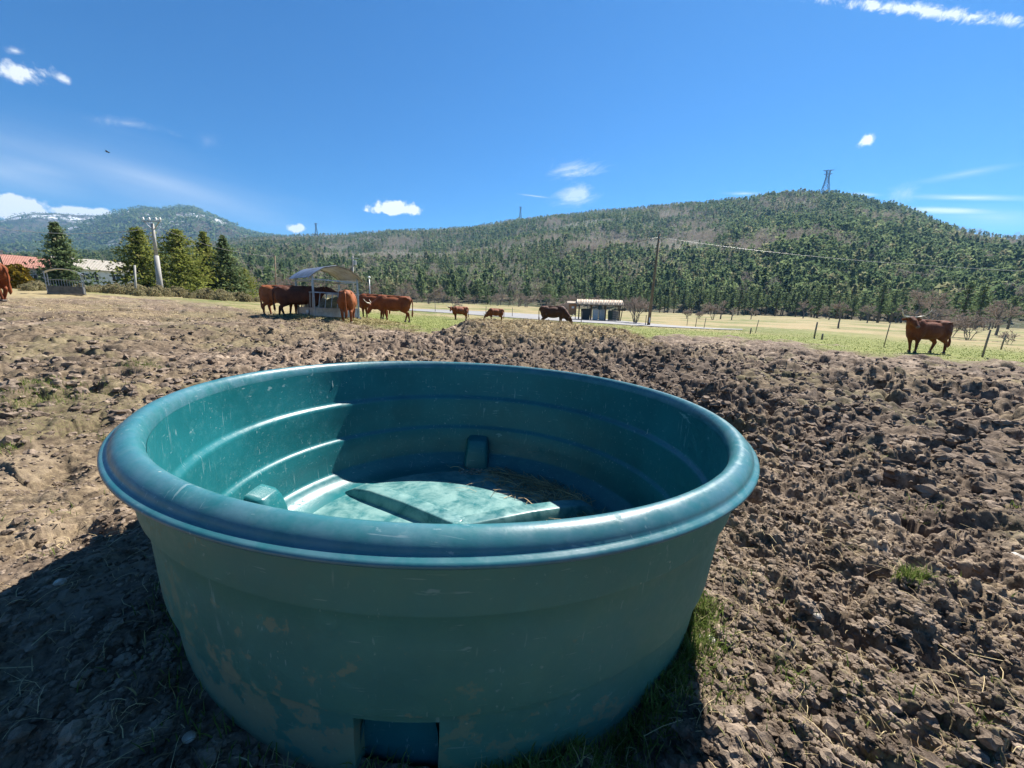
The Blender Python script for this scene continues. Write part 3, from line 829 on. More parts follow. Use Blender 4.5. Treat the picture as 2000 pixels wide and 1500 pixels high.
# ------------------------------------------------------------------ hills
def pix_az(px, py=600):
    d = ray(px, py); return math.degrees(math.atan2(d.x, d.y))
def skyline(pts):
    """(az, slope) of skyline points of the photo"""
    o = []
    for px, py in pts:
        d = ray(px, py); o.append((math.degrees(math.atan2(d.x, d.y)), d.z/math.hypot(d.x, d.y)))
    return [a for a, _ in o], [b for _, b in o]
HILL = [(-300, 520), (0, 500), (200, 492), (350, 480), (450, 468), (500, 466), (560, 462), (620, 460), (700, 456), (760, 452), (850, 447), (920, 443), (1000, 432), (1100, 420), (1200, 412), (1300, 405),
        (1400, 397), (1470, 389), (1500, 383), (1550, 380), (1600, 380), (1640, 381), (1680, 389), (1705, 398), (1750, 408), (1800, 423), (1850, 442), (1900, 455), (1950, 466), (2000, 466), (2100, 470), (2400, 490), (2900, 520)]
HA, HS = skyline(HILL)
RRA = [-75, -40, -30, -18, 0, 20, 38, 50, 75]
RRV = [1500, 1450, 1400, 1250, 1000, 800, 640, 800, 900]
RB = 172.0
def hill_z(az, r):
    ridge = np.interp(az, RRA, RRV)
    zr = CAM_H + np.interp(az, HA, HS)*ridge
    zb = hgt(np.sin(np.radians(az))*RB, np.cos(np.radians(az))*RB) - .6
    t = (r-RB)/(ridge-RB)
    p = np.where(t < 1, np.clip(t, 0, 1)**1.16, 1-.5*(t-1)-.5*(t-1)**2)
    x, y = np.sin(np.radians(az))*r, np.cos(np.radians(az))*r
    gul = 9*fbm(x*.006, y*.006, 4, 201)*np.clip(t*2.2, 0, 1)*np.clip((1-t)*3+.15, 0, 1)
    return zb + (zr-zb)*p + gul - 1.2*np.clip(-t*20, 0, 1)
def hill_clear(az, r):
    """0..1 how open the slope is (scrub and scree instead of pines)"""
    x, y = np.sin(np.radians(az))*r, np.cos(np.radians(az))*r
    ridge = np.interp(az, RRA, RRV); t = (r-RB)/(ridge-RB)
    n = fbm(x*.009, y*.009, 4, 211)
    band = np.exp(-((t-.42-.10*np.sin(az*.13))/.17)**2)*(1-ss(24, 36, az))*ss(-34, -22, az)
    knoll = np.exp(-((az-37)/4.5)**2-((t-.78)/.20)**2)
    top = .35*ss(.75, .95, t)*(1-ss(5, 25, az))
    return np.clip(1.0*band + .9*knoll + top + .75*n - .15, 0, 1)
def build_hill():
    az = np.arange(-66, 66.01, .25)
    t = np.concatenate([[-.02], np.linspace(0, 1.6, 130)])
    A, T = np.meshgrid(az, t)
    ridge = np.interp(A, RRA, RRV); r = RB + (ridge-RB)*T
    z = hill_z(A, r)
    x, y = np.sin(np.radians(A))*r, np.cos(np.radians(A))*r
    na = len(az); i = np.arange(len(t)-1)[:, None]*na; j = np.arange(na-1)[None]
    F = np.stack([i+j, i+j+1, i+na+j+1, i+na+j], 2).reshape(-1, 4)[:, ::-1]
    m = mat('hill_soil', (.1, .09, .05), .95, 0, .1); g = G(m)
    n1 = g.noise(.03, 6, .65); n2 = g.noise(.22, 6, .7); n3 = g.noise(.6, 5, .7)
    c = g.mix(g.rng(n1, .4, .62), (.058, .070, .032), (.105, .088, .058))
    c = g.mix(g.rng(n2, .52, .70), c, (.145, .120, .078))
    rock = g.math('MULTIPLY', g.attr('open'), g.rng(n3, .52, .64))
    c = g.mix(rock, c, (.36, .35, .33))
    c = g.mix(g.math('MULTIPLY', g.attr('open'), g.rng(g.noise(.12, 7, .75), .665, .70)), c, (.80, .81, .84))
    g.color(c); g.bump(n3, .8, 2.0)
    o = np_mesh('hill', np.stack([x, y, z], 2).reshape(-1, 3), [F], m, None, True,
                {'open': ('POINT', hill_clear(A.ravel(), r.ravel()))})
    tag(o, kind='structure')
build_hill()

MTN_BACK = [(-700, 470), (-300, 445), (0, 431), (40, 420), (70, 416), (110, 417), (150, 420), (200, 421), (235, 424), (280, 432), (340, 445), (420, 470), (520, 500)]
MTN_FRONT = [(-700, 520), (-300, 500), (0, 470), (70, 456), (130, 446), (180, 433), (225, 418), (260, 408), (285, 405), (302, 407), (312, 410), (330, 406), (352, 404), (375, 404), (395, 413), (420, 424), (450, 436), (470, 446), (490, 453), (530, 460), (600, 472), (700, 490)]
def build_mountain(name, sky_pts, r0, r1, snow, seed):
    aa, sl = skyline(sky_pts)
    az = np.arange(aa[0], aa[-1], .12); t = np.concatenate([np.linspace(0, 1, 70), [1.05, 1.15]])
    A, T = np.meshgrid(az, t)
    zr = CAM_H + np.interp(A, aa, sl)*r1
    r = r0 + (r1-r0)*T
    x, y = np.sin(np.radians(A))*r, np.cos(np.radians(A))*r
    p = np.where(T < 1, np.clip(T, 0, 1)**1.12, 1-.6*(T-1))
    z = zr*p + 55*fbm(x*.0016, y*.0016, 5, seed)*np.clip((1-T)*4, 0, 1)*np.clip(T*5, 0, 1) - 20
    z += np.where(T >= .97, 20, 20*T)
    na = len(az); i = np.arange(len(t)-1)[:, None]*na; j = np.arange(na-1)[None]
    F = np.stack([i+j, i+j+1, i+na+j+1, i+na+j], 2).reshape(-1, 4)[:, ::-1]
    m = mat(name+'_forest', (.05, .06, .035), .95, 0, .1); g = G(m)
    n1 = g.noise(.004, 6, .65); n2 = g.noise(.02, 6, .75); n3 = g.noise(.045, 5, .75)
    c = g.mix(g.rng(n1, .42, .6), (.030, .046, .022), (.075, .062, .045))
    c = g.mix(g.rng(n3, .45, .72), c, (.095, .085, .065))
    c = g.mix(g.math('MULTIPLY', g.attr('snow'), g.rng(n2, .47, .56)), c, (.82, .84, .88))
    g.color(c); g.bump(n3, 1.0, 14)
    V = np.stack([x, y, z], 2).reshape(-1, 3)
    o = np_mesh(name, V, [F], m, None, True, {'snow': ('POINT', np.clip(snow(A.ravel(), T.ravel(), V), 0, 1))})
    tag(o, kind='structure')
    return A, T, V
def snow_front(A, T, V):
    # a snowy couloir under the left shoulder and patches on the face
    px = np.interp(A, [pix_az(p) for p in range(-200, 801, 50)], list(range(-200, 801, 50)))
    s = 1.3*np.exp(-((T-.945)/.035)**2)*ss(120, 150, px)*(1-ss(275, 300, px))
    s += .85*np.exp(-((T-.74-.10*np.sin(px*.03))/.09)**2)*ss(300, 330, px)*(1-ss(430, 470, px))
    s += .6*np.exp(-((T-.5)/.06)**2)*ss(215, 235, px)*(1-ss(255, 275, px))
    return s
def snow_back(A, T, V):
    px = np.interp(A, [pix_az(p) for p in range(-200, 801, 50)], list(range(-200, 801, 50)))
    return 1.1*np.exp(-((T-.93)/.04)**2)*ss(20, 60, px)*(1-ss(190, 240, px))
mb_ = build_mountain('mountain_back', MTN_BACK, 2300, 3900, snow_back, 301)
mf_ = build_mountain('mountain', MTN_FRONT, 900, 3000, snow_front, 311)

# ------------------------------------------------------------------ trees
def crown_tris(n, rnd, size, prof, H, R, clump=0):
    """n loose leaf faces through a crown's volume"""
    t = rnd.random(n)**.9
    rr = prof(t)*R*(rnd.random(n)**.45); a = rnd.random(n)*6.283
    C = np.stack([rr*np.cos(a), rr*np.sin(a), t*H], 1)
    return C, t
def soup(C, s, rnd, flat=.5):
    n = len(C)
    D = rnd.normal(size=(n, 3)); D[:, 2] *= flat; D /= np.linalg.norm(D, axis=1)[:, None]
    E = rnd.normal(size=(n, 3)); E[:, 2] *= flat; E -= D*(E*D).sum(1)[:, None]; E /= np.linalg.norm(E, axis=1)[:, None]
    s = s[:, None]
    return np.stack([C-D*s, C+D*s*.7+E*s*.75, C+D*s*.5-E*s*.8], 1)
NEEDLE = foliage('pine_needles', (.060, .105, .050), (.19, .235, .105), (.23, .22, .13), .58)
NEEDLE_Y = foliage('cedar_needles', (.10, .14, .03), (.26, .27, .07), (.29, .27, .09), .55)
TWIG = foliage('bare_twigs', (.27, .22, .19), (.41, .35, .30), (.32, .29, .19), .3)
BARK = varied('bark', (.07, .055, .042), (.15, .125, .10), 6, .9, .5, .02)
BARK_G = varied('grey_bark', (.10, .085, .075), (.19, .17, .15), 6, .9, .4, .02)

def build_forest():
    rnd = np.random.default_rng(11)
    n = 62000
    az = rnd.uniform(-62, 64, n); ridge = np.interp(az, RRA, RRV)
    u = rnd.random(n)
    r = np.sqrt((RB+14)**2 + u*((ridge*1.02)**2-(RB+14)**2))
    t = (r-RB)/(ridge-RB)
    # thin the far part, which is seen on edge
    cl = hill_clear(az, r)
    keep = rnd.random(n) < (1-.90*cl)*(.35+.65*np.exp(-(r-RB)/700))
    rim = (t > .97) & (rnd.random(n) < .6)
    keep |= rim
    keep &= ~((az < -41) & (r < 480))
    az, r, t, cl = az[keep], r[keep], t[keep], cl[keep]; n = len(r)
    x, y = np.sin(np.radians(az))*r, np.cos(np.radians(az))*r
    x += rnd.normal(0, 1, n); y += rnd.normal(0, 1, n)
    z = hill_z(az, r)
    stand = fbm(x*.012, y*.012, 3, 221)
    H = np.clip(rnd.normal(8.2, 2.0, n), 3.5, 13)*(1-.30*ss(.5, 1, t))*(1-.35*cl)*(1+.15*stand)
    R = H*rnd.uniform(.20, .33, n)
    broad = (stand*.5 + .35*fbm(x*.03, y*.03, 2, 231) + rnd.normal(0, .22, n) + .35*cl) > .42
    T, tint, kind = [], [], []
    def add(sel, k, size, bare):
        m = sel.sum()
        if not m: return
        tt = rnd.random((m, k))**.85
        lean = rnd.random((m, 1))
        pc = (1-tt)**.75*(.25+.75*ss(0, .12, tt)) if not bare else np.sqrt(np.clip(1-(tt*1.9-.95)**2, 0, 1))
        pr = np.sqrt(np.clip(1-(tt*1.7-.75)**2, 0, 1))
        if not bare: pc = np.where(lean < .55, pc, pr*.95)
        rr = pc*(R[sel]*(1.15 if bare else 1))[:, None]*rnd.random((m, k))**.5; a = rnd.random((m, k))*6.283
        b0 = .12 if not bare else .22
        C = np.stack([x[sel][:, None]+rr*np.cos(a), y[sel][:, None]+rr*np.sin(a), z[sel][:, None]+H[sel][:, None]*(b0+(1-b0)*tt)], 2).reshape(-1, 3)
        s = np.repeat(size*R[sel], k)*rnd.uniform(.6, 1.3, m*k)
        if bare:
            D = rnd.normal(size=(m*k, 3)); D[:, 2] = np.abs(D[:, 2])*1.6; D /= np.linalg.norm(D, axis=1)[:, None]
            E = np.cross(D, [0, 1, 0.2]); E /= np.linalg.norm(E, axis=1)[:, None]+1e-6
            P = np.stack([C-D*s[:, None]*1.6, C+D*s[:, None]*1.6, C+E*s[:, None]*.16], 1)
        else:
            P = soup(C, s, rnd, .7)
        return P, np.clip(np.repeat(rnd.beta(1.2, 1.3, m)+.15*stand[sel], k)*.85+rnd.random(m*k)*.25, 0, 1)
    out = {False: [], True: []}
    for lo, hi, k, size in ((0, 300, 120, .27), (300, 520, 64, .36), (520, 5000, 34, .50)):
        for bare in (False, True):
            res = add((r >= lo) & (r < hi) & (broad == bare), k, size*(1 if not bare else .8), bare)
            if res: out[bare].append(res)
    for bare, nm, mt, lab in ((False, 'pine_wood', NEEDLE, 'dense dark green pine wood covering the long hill behind the pasture'),
                              (True, 'bare_wood', TWIG, 'leafless grey brown trees and scrub mixed through the wood on the hill')):
        P = np.concatenate([o[0] for o in out[bare]]); q = np.concatenate([o[1] for o in out[bare]])
        o = tri_soup(nm, P, mt, None, q)
        tag(o, lab, 'wood', kind='stuff')
    # the wood on the far mountain
    P, q = [], []
    for (A, T, V), m, r1 in ((mf_, 15000, 3000), (mb_, 4500, 3900)):
        A, T = A.ravel(), T.ravel()
        ok = np.where((T > .03) & (T <= 1.0))[0]
        i = rnd.choice(ok, m); edge = np.where((T > .95) & (T <= 1.0))[0]
        i = np.concatenate([i, rnd.choice(edge, m//6)])
        C0 = V[i]+rnd.normal(0, 14, (len(i), 3))*[1, 1, 0]
        h = rnd.uniform(8, 17, len(i))*np.where(T[i] > .9, .55, 1.0)
        for k in range(4):
            P.append(soup(C0+np.stack([rnd.normal(0, 3, len(i)), rnd.normal(0, 3, len(i)), h*(.2+.2*k)], 1), h*(.5-.07*k), rnd, .8)); q.append(rnd.random(len(i))*.8)
    o = tri_soup('mountain_wood', np.concatenate(P), NEEDLE, None, np.concatenate(q))
    tag(o, 'dark wood covering the slopes of the far snow patched mountain', 'wood', kind='stuff')
build_forest()

def conifer(name, loc, H, R, seed, nee, lab, cat='conifer', group=None, base=.04, power=.8, droop=.25, whorls=30, per=8, tufts=7, ts=.16, make=True):
    rnd = np.random.default_rng(seed)
    C, S, Tn = [], [], []
    for w in range(whorls):
        t = base+(1-base)*(w+rnd.random()*.6)/whorls
        L0 = R*(1-t)**power*(.6+.4*min(1, (t-base)*9+.2))
        for k in range(per):
            a = rnd.random()*6.283; L = L0*rnd.uniform(.55, 1.12)+.08
            for j in range(tufts):
                f = (j+.4+.6*rnd.random())/tufts
                rr = L*f
                zz = H*t - droop*L*f + .10*L*f*f*2
                sp = L*.20*f+.05
                C.append((rr*math.cos(a)+rnd.normal(0, sp), rr*math.sin(a)+rnd.normal(0, sp), zz+rnd.normal(0, .05*H/10)))
                S.append(ts*H/10*rnd.uniform(.7, 1.5)*(1.15-.4*t)); Tn.append(min(1, max(0, rnd.normal(.35+.25*f, .2))))
    C, S = np.array(C), np.array(S)
    P = np.concatenate([soup(C, S, rnd, .55), soup(C+rnd.normal(0, .1, C.shape), S, rnd, .55)])
    root = empty(name, loc, rnd.random()*6, lab, cat, group)
    mb = MB(); mb.tube([(0, 0, -.2), (0, 0, H*.3), (0, 0, H*.7), (0, 0, H*.97)], [R*.09, R*.07, R*.04, .02], 7).build('trunk', BARK, root, True)
    tri_soup('crown', P, nee, root, np.concatenate([Tn, Tn]))
    return root
def copy_tree(o, loc, rz, sc, label=None, group=None):
    c = o.copy(); COL.objects.link(c); c.location = loc; c.rotation_euler = (0, 0, rz); c.scale = (sc, sc, sc)
    if label: c['label'] = label
    if group: c['group'] = group
    for ch in o.children:
        d = ch.copy(); COL.objects.link(d); d.parent = c
        for gch in ch.children:
            e = gch.copy(); COL.objects.link(e); e.parent = d
    return c
# the six conifers left of the feeder
for i, (px, r, top, R, nee, pw, lab) in enumerate((
        (138, 68, 437, 2.9, NEEDLE, .85, 'tall pointed dark spruce standing alone in front of the white house'),
        (290, 66, 446, 3.9, NEEDLE_Y, .62, 'broad yellow green cedar right behind the leaning concrete pole, left one of its clump'),
        (364, 60, 450, 4.8, NEEDLE_Y, .60, 'widest yellow green cedar just right of the concrete pole'),
        (414, 66, 456, 3.4, NEEDLE_Y, .8, 'narrower green conifer in the middle of the clump right of the concrete pole'),
        (450, 64, 463, 3.1, NEEDLE, .85, 'slim dark pointed conifer at the right of the clump by the concrete pole'),
        (482, 66, 525, 2.8, NEEDLE_Y, .6, 'low yellowish young conifer at the right end of the clump'))):
    p = at(px, r); d = ray(px, top); k = math.hypot(d.x, d.y)
    H = CAM_H + d.z/k*r - p.z
    conifer('conifer_tree', p, H, R, 40+i, nee, lab, power=pw, whorls=36, per=12, tufts=9, ts=.19)
# front row of the wood, where single trees can be told apart
rndp = random.Random(5)
protos = [conifer('pine_tree', (0, 0, 0), 11, 2.9+.3*k, 60+k, NEEDLE, 'green pine in the front row at the foot of the wooded hill', 'pine', 'pines along the foot of the hill',
                  base=(.16, .30, .22, .36)[k], power=(.6, .45, .7, .4)[k], whorls=16, per=7, tufts=5, ts=.24) for k in range(4)]
cnt = 0
spots = []
for i in range(96):
    px = 1200+i*8.6+rndp.uniform(-6, 6) if i < 78 else rndp.uniform(820, 1200)
    spots.append((px, rndp.uniform(158, 185)))
spots += [(1885, 120), (1915, 128), (1720, 140), (1745, 150), (1600, 150), (1840, 150), (1955, 165), (1980, 150)]
for px, r in spots:
    p = at(px, r)
    if r > RB: p.z = float(hill_z(np.array([pix_az(px)]), np.array([r]))[0])
    k = cnt % 4
    if cnt < 4:
        protos[k].location = p; protos[k].scale = (.85,)*3
    else:
        copy_tree(protos[k], p, rndp.random()*6.28, rndp.uniform(.55, 1.0))
    cnt += 1

def bare_tree(name, loc, H, seed, lab, cat='bare tree', group=None, stems=1, spread=.55, levels=5, rz=0, crown='branches', w=1.0):
    rnd = random.Random(seed)
    trunk, tw = MB(), []
    def grow(p, d, L, r, lv):
        q = p + d*L
        mid = p + d*L*.5 + Vector((rnd.uniform(-1, 1), rnd.uniform(-1, 1), 0))*L*.06
        if lv >= levels-2:
            trunk.tube([p, mid, q], [r, r*.85, r*.65], 5, False)
        else:
            tw.append((p, mid, r)); tw.append((mid, q, r*.8))
        if lv == 0: return
        nb = rnd.choice((2, 3, 3)) if lv > 1 else rnd.choice((3, 4))
        for k in range(nb):
            n = (d + Vector((rnd.gauss(0, 1), rnd.gauss(0, 1), rnd.gauss(.12, .55)))*spread).normalized()
            grow(p + d*L*rnd.uniform(.55, 1.0), n, L*rnd.uniform(.62, .84), max(r*.60, .016*w), lv-1)
    for s in range(stems):
        a = rnd.random()*6.28; k = .0 if stems == 1 else .32
        grow(Vector((math.cos(a)*k*.3, math.sin(a)*k*.3, -.1)), Vector((math.cos(a)*k, math.sin(a)*k, 1)).normalized(), H*(.30 if stems == 1 else .30), H*(.026 if stems == 1 else .010), levels)
    P = np.array([[a, b] for a, b, r in [(tuple(x[0]), tuple(x[1]), 0) for x in tw]]); Rr = np.array([x[2] for x in tw])
    D = P[:, 1]-P[:, 0]; D /= np.linalg.norm(D, axis=1)[:, None]+1e-9
    rn = np.random.default_rng(seed); E = np.cross(D, rn.normal(size=D.shape)); E /= np.linalg.norm(E, axis=1)[:, None]+1e-9
    E2 = np.cross(D, E)
    a, b = P[:, 0], P[:, 1]; R_ = Rr[:, None]
    T = np.concatenate([np.stack([a+E*R_, a-E*R_, b+E*R_*.6], 1), np.stack([a-E*R_, b-E*R_*.6, b+E*R_*.6], 1),
                        np.stack([a+E2*R_, a-E2*R_, b+E2*R_*.6], 1), np.stack([a-E2*R_, b-E2*R_*.6, b+E2*R_*.6], 1)])
    root = empty(name, loc, rz, lab, cat, group)
    trunk.build('trunk', BARK_G, root, True)
    tri_soup(crown, T, TWIG, root, np.clip(np.tile(rn.random(len(tw)), 4)*.7, 0, 1))
    return root
def bare(px, r, H, seed, lab, cat='bare tree', **k):
    p = at(px, r)
    return bare_tree('bare_tree' if cat == 'bare tree' else 'bare_shrub', p, H, seed, lab, cat, **k)
bare(885, 62, 3.2, 1, 'small round leafless tree just beyond the calf nearest the feeder', levels=5, spread=.7, w=1.5)
bare(1243, 44, 3.6, 2, 'tall leafless grey shrub between the bin shelter and the wooden pole', 'shrub', stems=9, levels=5, spread=.34, w=.9)
bare(1105, 52, 2.6, 3, 'leafless thorny shrub at the left side of the bin shelter', 'shrub', stems=6, levels=5, spread=.42, w=1.0)
bare(1645, 62, 4.2, 4, 'spreading leafless tree alone on the far field left of the standing cow', levels=6, spread=.75, w=1.3)
bare(1822, 78, 7.2, 5, 'big rounded leafless tree behind the back of the standing cow', levels=6, spread=.62, w=1.6)
bare(1790, 92, 8.5, 6, 'tall pinkish grey leafless tree left of the big rounded one', levels=6, spread=.55, w=1.6)
bare(1908, 52, 3.3, 7, 'round leafless shrub right of the standing cow, with its shadow beneath', 'shrub', stems=4, levels=5, spread=.62, w=1.0)
bare(1872, 58, 2.9, 8, 'leafless shrub close to the rump of the standing cow', 'shrub', stems=6, levels=5, spread=.5, w=1.0)
bare(1960, 76, 5.6, 9, 'leafless tree at the right edge in the far field, beyond the leaning post', levels=6, spread=.6, w=1.5)
bare(1990, 46, 1.6, 10, 'tiny bare shrub at the right edge of the far field', 'shrub', stems=3, levels=4, spread=.6, w=.8)
bare(1395, 75, 3.4, 11, 'leafless shrub by the track, the third bush to the right of the wooden pole', 'shrub', stems=5, levels=5, spread=.5, w=1.3)
bare(1410, 84, 5.8, 12, 'upright leafless tree beside the track right of the wooden pole', levels=6, spread=.42, w=1.4)
bare(1432, 80, 4.0, 13, 'rounded leafless tree right of the upright one beside the track', levels=5, spread=.6, w=1.5)
bare(1343, 78, 2.0, 14, 'low bare bush nearest the right side of the wooden pole', 'shrub', stems=5, levels=5, spread=.5, w=1.0)
bare(1368, 80, 1.9, 15, 'low bare bush between two others right of the wooden pole', 'shrub', stems=5, levels=5, spread=.5, w=1.0)
bare(1470, 92, 3.6, 16, 'leafless tree at the crest of the track bank, in front of the pines', levels=5, spread=.6, w=1.5)
bare(1700, 120, 5.5, 17, 'leafless tree among the pines behind the spreading bare tree', levels=5, spread=.55, w=2)
q = [bare_tree('bare_tree', (0, 0, 0), 8.5, 30+k, 'leafless grey brown tree in the row along the far side of the field', 'bare tree', 'bare trees along the foot of the hill', levels=6, spread=.45+.08*k, w=2.2) for k in range(4)]
rb = random.Random(9)
row = [(790, 120, 1.05), (838, 125, 1.0)] + [(rb.uniform(740, 1210), rb.uniform(140, 168), rb.uniform(.55, 1.0)) for _ in range(38)] + [(rb.uniform(500, 740), rb.uniform(100, 150), rb.uniform(.5, .9)) for _ in range(18)] + [(rb.uniform(1540, 2000), rb.uniform(125, 165), rb.uniform(.5, .9)) for _ in range(14)]
for i, (px, r, sc) in enumerate(row):
    if i < 4:
        q[i].location = at(px, r); q[i].scale = (sc,)*3
    else:
        copy_tree(q[i % 4], at(px, r), rb.random()*6.28, sc)

# scrub along the left edge of the paddock
SCRUB = foliage('scrub_leaf', (.20, .18, .10), (.36, .31, .18), (.17, .20, .07), .4)
GOLD = foliage('gold_leaf', (.09, .085, .018), (.23, .15, .02), (.26, .12, .02), .25)
def bush(loc, H, R, seed, mt, lab, group=None, n=900, cat='bush'):
    rnd = np.random.default_rng(seed)
    C, t = crown_tris(n, rnd, .1, lambda t: np.sqrt(np.clip(1-(t*1.5-.5)**2, 0, 1)), H, R)
    C[:, :2] += .18*R*np.sin(C[:, [2, 2]]*5+C[:, [1, 0]]*4); C[:, 2] *= 1+.18*np.sin(np.arctan2(C[:, 1], C[:, 0])*3+seed)
    T = soup(C, (.075+.05*rnd.random(n))*H**.5, rnd, 1.2)
    root = empty('bush', loc, rnd.random()*6, lab, cat, group)
    tri_soup('foliage', T, mt, root, rnd.beta(2, 2, n))
    mb = MB()
    for k in range(5):
        a = k*1.26; mb.tube([(0, 0, -.1), (R*.3*math.cos(a), R*.3*math.sin(a), H*.4), (R*.55*math.cos(a), R*.55*math.sin(a), H*.8)], [.03, .02, .01], 5)
    mb.build('stem', BARK, root, True)
    return root
bush(at(44, 52), 1.7, .95, 1, GOLD, 'orange and green bush at the far left behind the cow at the edge', n=1800)
sb = [bush((0, 0, 0), 1.0, .95, 20+k, SCRUB, 'low tangled olive and straw coloured scrub bush along the left edge of the paddock', 'scrub bushes along the paddock edge') for k in range(3)]
rs_ = random.Random(3); i = 0
for px in list(range(170, 520, 11)) + list(range(60, 100, 14)):
    p = at(px+rs_.uniform(-6, 6), rs_.uniform(36, 47)); sc = rs_.uniform(.35, .8)
    if i < 3: sb[i].location = p; sb[i].scale = (sc,)*3
    else: copy_tree(sb[i % 3], p, rs_.random()*6.28, sc)
    i += 1

# ------------------------------------------------------------------ cattle
def fur(name, c1, c2, c3):
    m = mat(name, c1, .7, 0, .2); g = G(m)
    c = g.mix(g.rng(g.noise(2.6, 5, .6), .36, .64), c1, c2)
    c = g.mix(g.rng(g.noise(26, 4, .7, 0, g.map((1, 1, .35))), .5, .75, 0, .5), c, c3)
    z = g.sep()
    c = g.mix(g.rng(z[2], .55, .12, 0, .6), c, tuple(v*.6 for v in c1))     # darker towards the feet
    g.color(c); g.bump(g.noise(40, 4, .7, 0, g.map((1, 1, .3))), .5, .02)
    sh = g.b.inputs['Sheen Weight']; sh.default_value = .06
    g.b.inputs['Sheen Tint'].default_value = (*c3, 1)
    return m
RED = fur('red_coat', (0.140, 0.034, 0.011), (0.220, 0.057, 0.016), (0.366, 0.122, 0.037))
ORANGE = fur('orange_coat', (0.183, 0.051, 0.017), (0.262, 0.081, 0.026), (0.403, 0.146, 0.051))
DARK = fur('dark_coat', (.052, .019, .011), (.092, .031, .016), (.15, .055, .026))
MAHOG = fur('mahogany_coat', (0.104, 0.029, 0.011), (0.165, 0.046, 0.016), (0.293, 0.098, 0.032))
HORN = mat('horn', (.62, .55, .42), .45); HOOF = mat('hoof', (.04, .03, .025), .6)
MUZ = mat('muzzle_skin', (.12, .075, .065), .5); EYE = mat('eye', (.01, .008, .006), .1)
_gh = G(HORN); _gh.color(_gh.mix(_gh.rng(_gh.noise(6, 3), .4, .6), (.66, .60, .48), (.48, .40, .28)))
def capsule(mb, a, ra, b, rb, n=10):
    a, b = Vector(a), Vector(b); m = (a+b)/2
    mb.tube([a, m, b], [ra, (ra+rb)/2, rb], n)
    mb.ell(a, (ra,)*3, 10, 7); mb.ell(b, (rb,)*3, 10, 7)
def cow_mesh(neck, head, legs, vox=.032, fat=1.0):
    """one continuous body, facing +X, feet at z=0. neck end point; head = direction from poll to muzzle"""
    mb = MB()
    mb.ell((.02, 0, .96), (.82, .34*fat, .37)); mb.ell((.50, 0, 1.03), (.36, .29, .40)); mb.ell((-.58, 0, 1.06), (.40, .30, .33))
    mb.ell((-.80, 0, 1.14), (.20, .24, .22)); mb.ell((-.05, 0, .86), (.62, .35*fat, .30)); mb.ell((.60, 0, .80), (.25, .20, .28))
    capsule(mb, (-.85, 0, 1.31), .08, (.55, 0, 1.32), .10)
    capsule(mb, (.38, 0, 1.25), .16, (.62, 0, 1.22), .16)
    for s in (-1, 1):
        mb.ell((-.62, s*.19, .88), (.27, .14, .34)); mb.ell((.50, s*.20, .95), (.20, .12, .34))
        mb.ell((-.72, s*.20, 1.28), (.10, .07, .06))
    N0, P = Vector((.62, 0, 1.08)), Vector(neck); d = Vector(head).normalized()
    capsule(mb, N0, .27, N0.lerp(P, .5), .205); capsule(mb, N0.lerp(P, .5), .205, P, .15)
    capsule(mb, N0+Vector((.08, 0, -.30)), .13, P+Vector((-.12, 0, -.16)), .09)      # dewlap
    up = Vector((0, 0, 1)); up = (up-d*up.dot(d)).normalized() if abs(d.z) < .97 else Vector((1, 0, 0))
    sd = up.cross(d).normalized()
    capsule(mb, P, .145, P+d*.20+up*.01, .125); capsule(mb, P+d*.20, .125, P+d*.42-up*.015, .085); mb.ell(P+d*.45-up*.02, (.088, .088, .08))
    mb.ell(P+d*.08-up*.08, (.12, .12, .10))
    for (x, y, dx, hind) in legs:
        s = 1 if y > 0 else -1
        if hind:
            K = [(x, y, .88), (x+.13, y*1.02, .66), (x-.13+dx*.4, y*.95, .46), (x-.07+dx, y*.95, .12), (x-.05+dx, y*.95, .03)]; R = [.20, .125, .07, .047, .056]
        else:
            K = [(x, y, .82), (x+.01+dx*.2, y*.98, .62), (x+.015+dx*.6, y*.95, .40), (x+dx, y*.95, .12), (x+.02+dx, y*.95, .03)]; R = [.14, .10, .062, .045, .054]
        for i in range(4): capsule(mb, K[i], R[i], K[i+1], R[i+1], 9)
    me = bpy.data.meshes.new('tmp'); me.from_pydata(mb.v, [], mb.f)
    bm = bmesh.new(); bm.from_mesh(me); bmesh.ops.recalc_face_normals(bm, faces=bm.faces); bm.to_mesh(me); bm.free()
    o = bpy.data.objects.new('tmp', me); COL.objects.link(o)
    m = o.modifiers.new('r', 'REMESH'); m.mode = 'VOXEL'; m.voxel_size = vox
    m = o.modifiers.new('s', 'SMOOTH'); m.factor = .5; m.iterations = 5
    dg = bpy.context.evaluated_depsgraph_get(); dg.update()
    out = bpy.data.meshes.new_from_object(o.evaluated_get(dg))
    bpy.data.objects.remove(o); bpy.data.meshes.remove(me)
    out.polygons.foreach_set('use_smooth', [True]*len(out.polygons))
    return out, (P, d, up, sd)
STAND = ((.50, .17, .02, 0), (.50, -.17, -.06, 0), (-.62, .18, .0, 1), (-.62, -.18, -.10, 1))
WALK = ((.50, .17, .14, 0), (.50, -.17, -.12, 0), (-.62, .18, -.20, 1), (-.62, -.18, .08, 1))
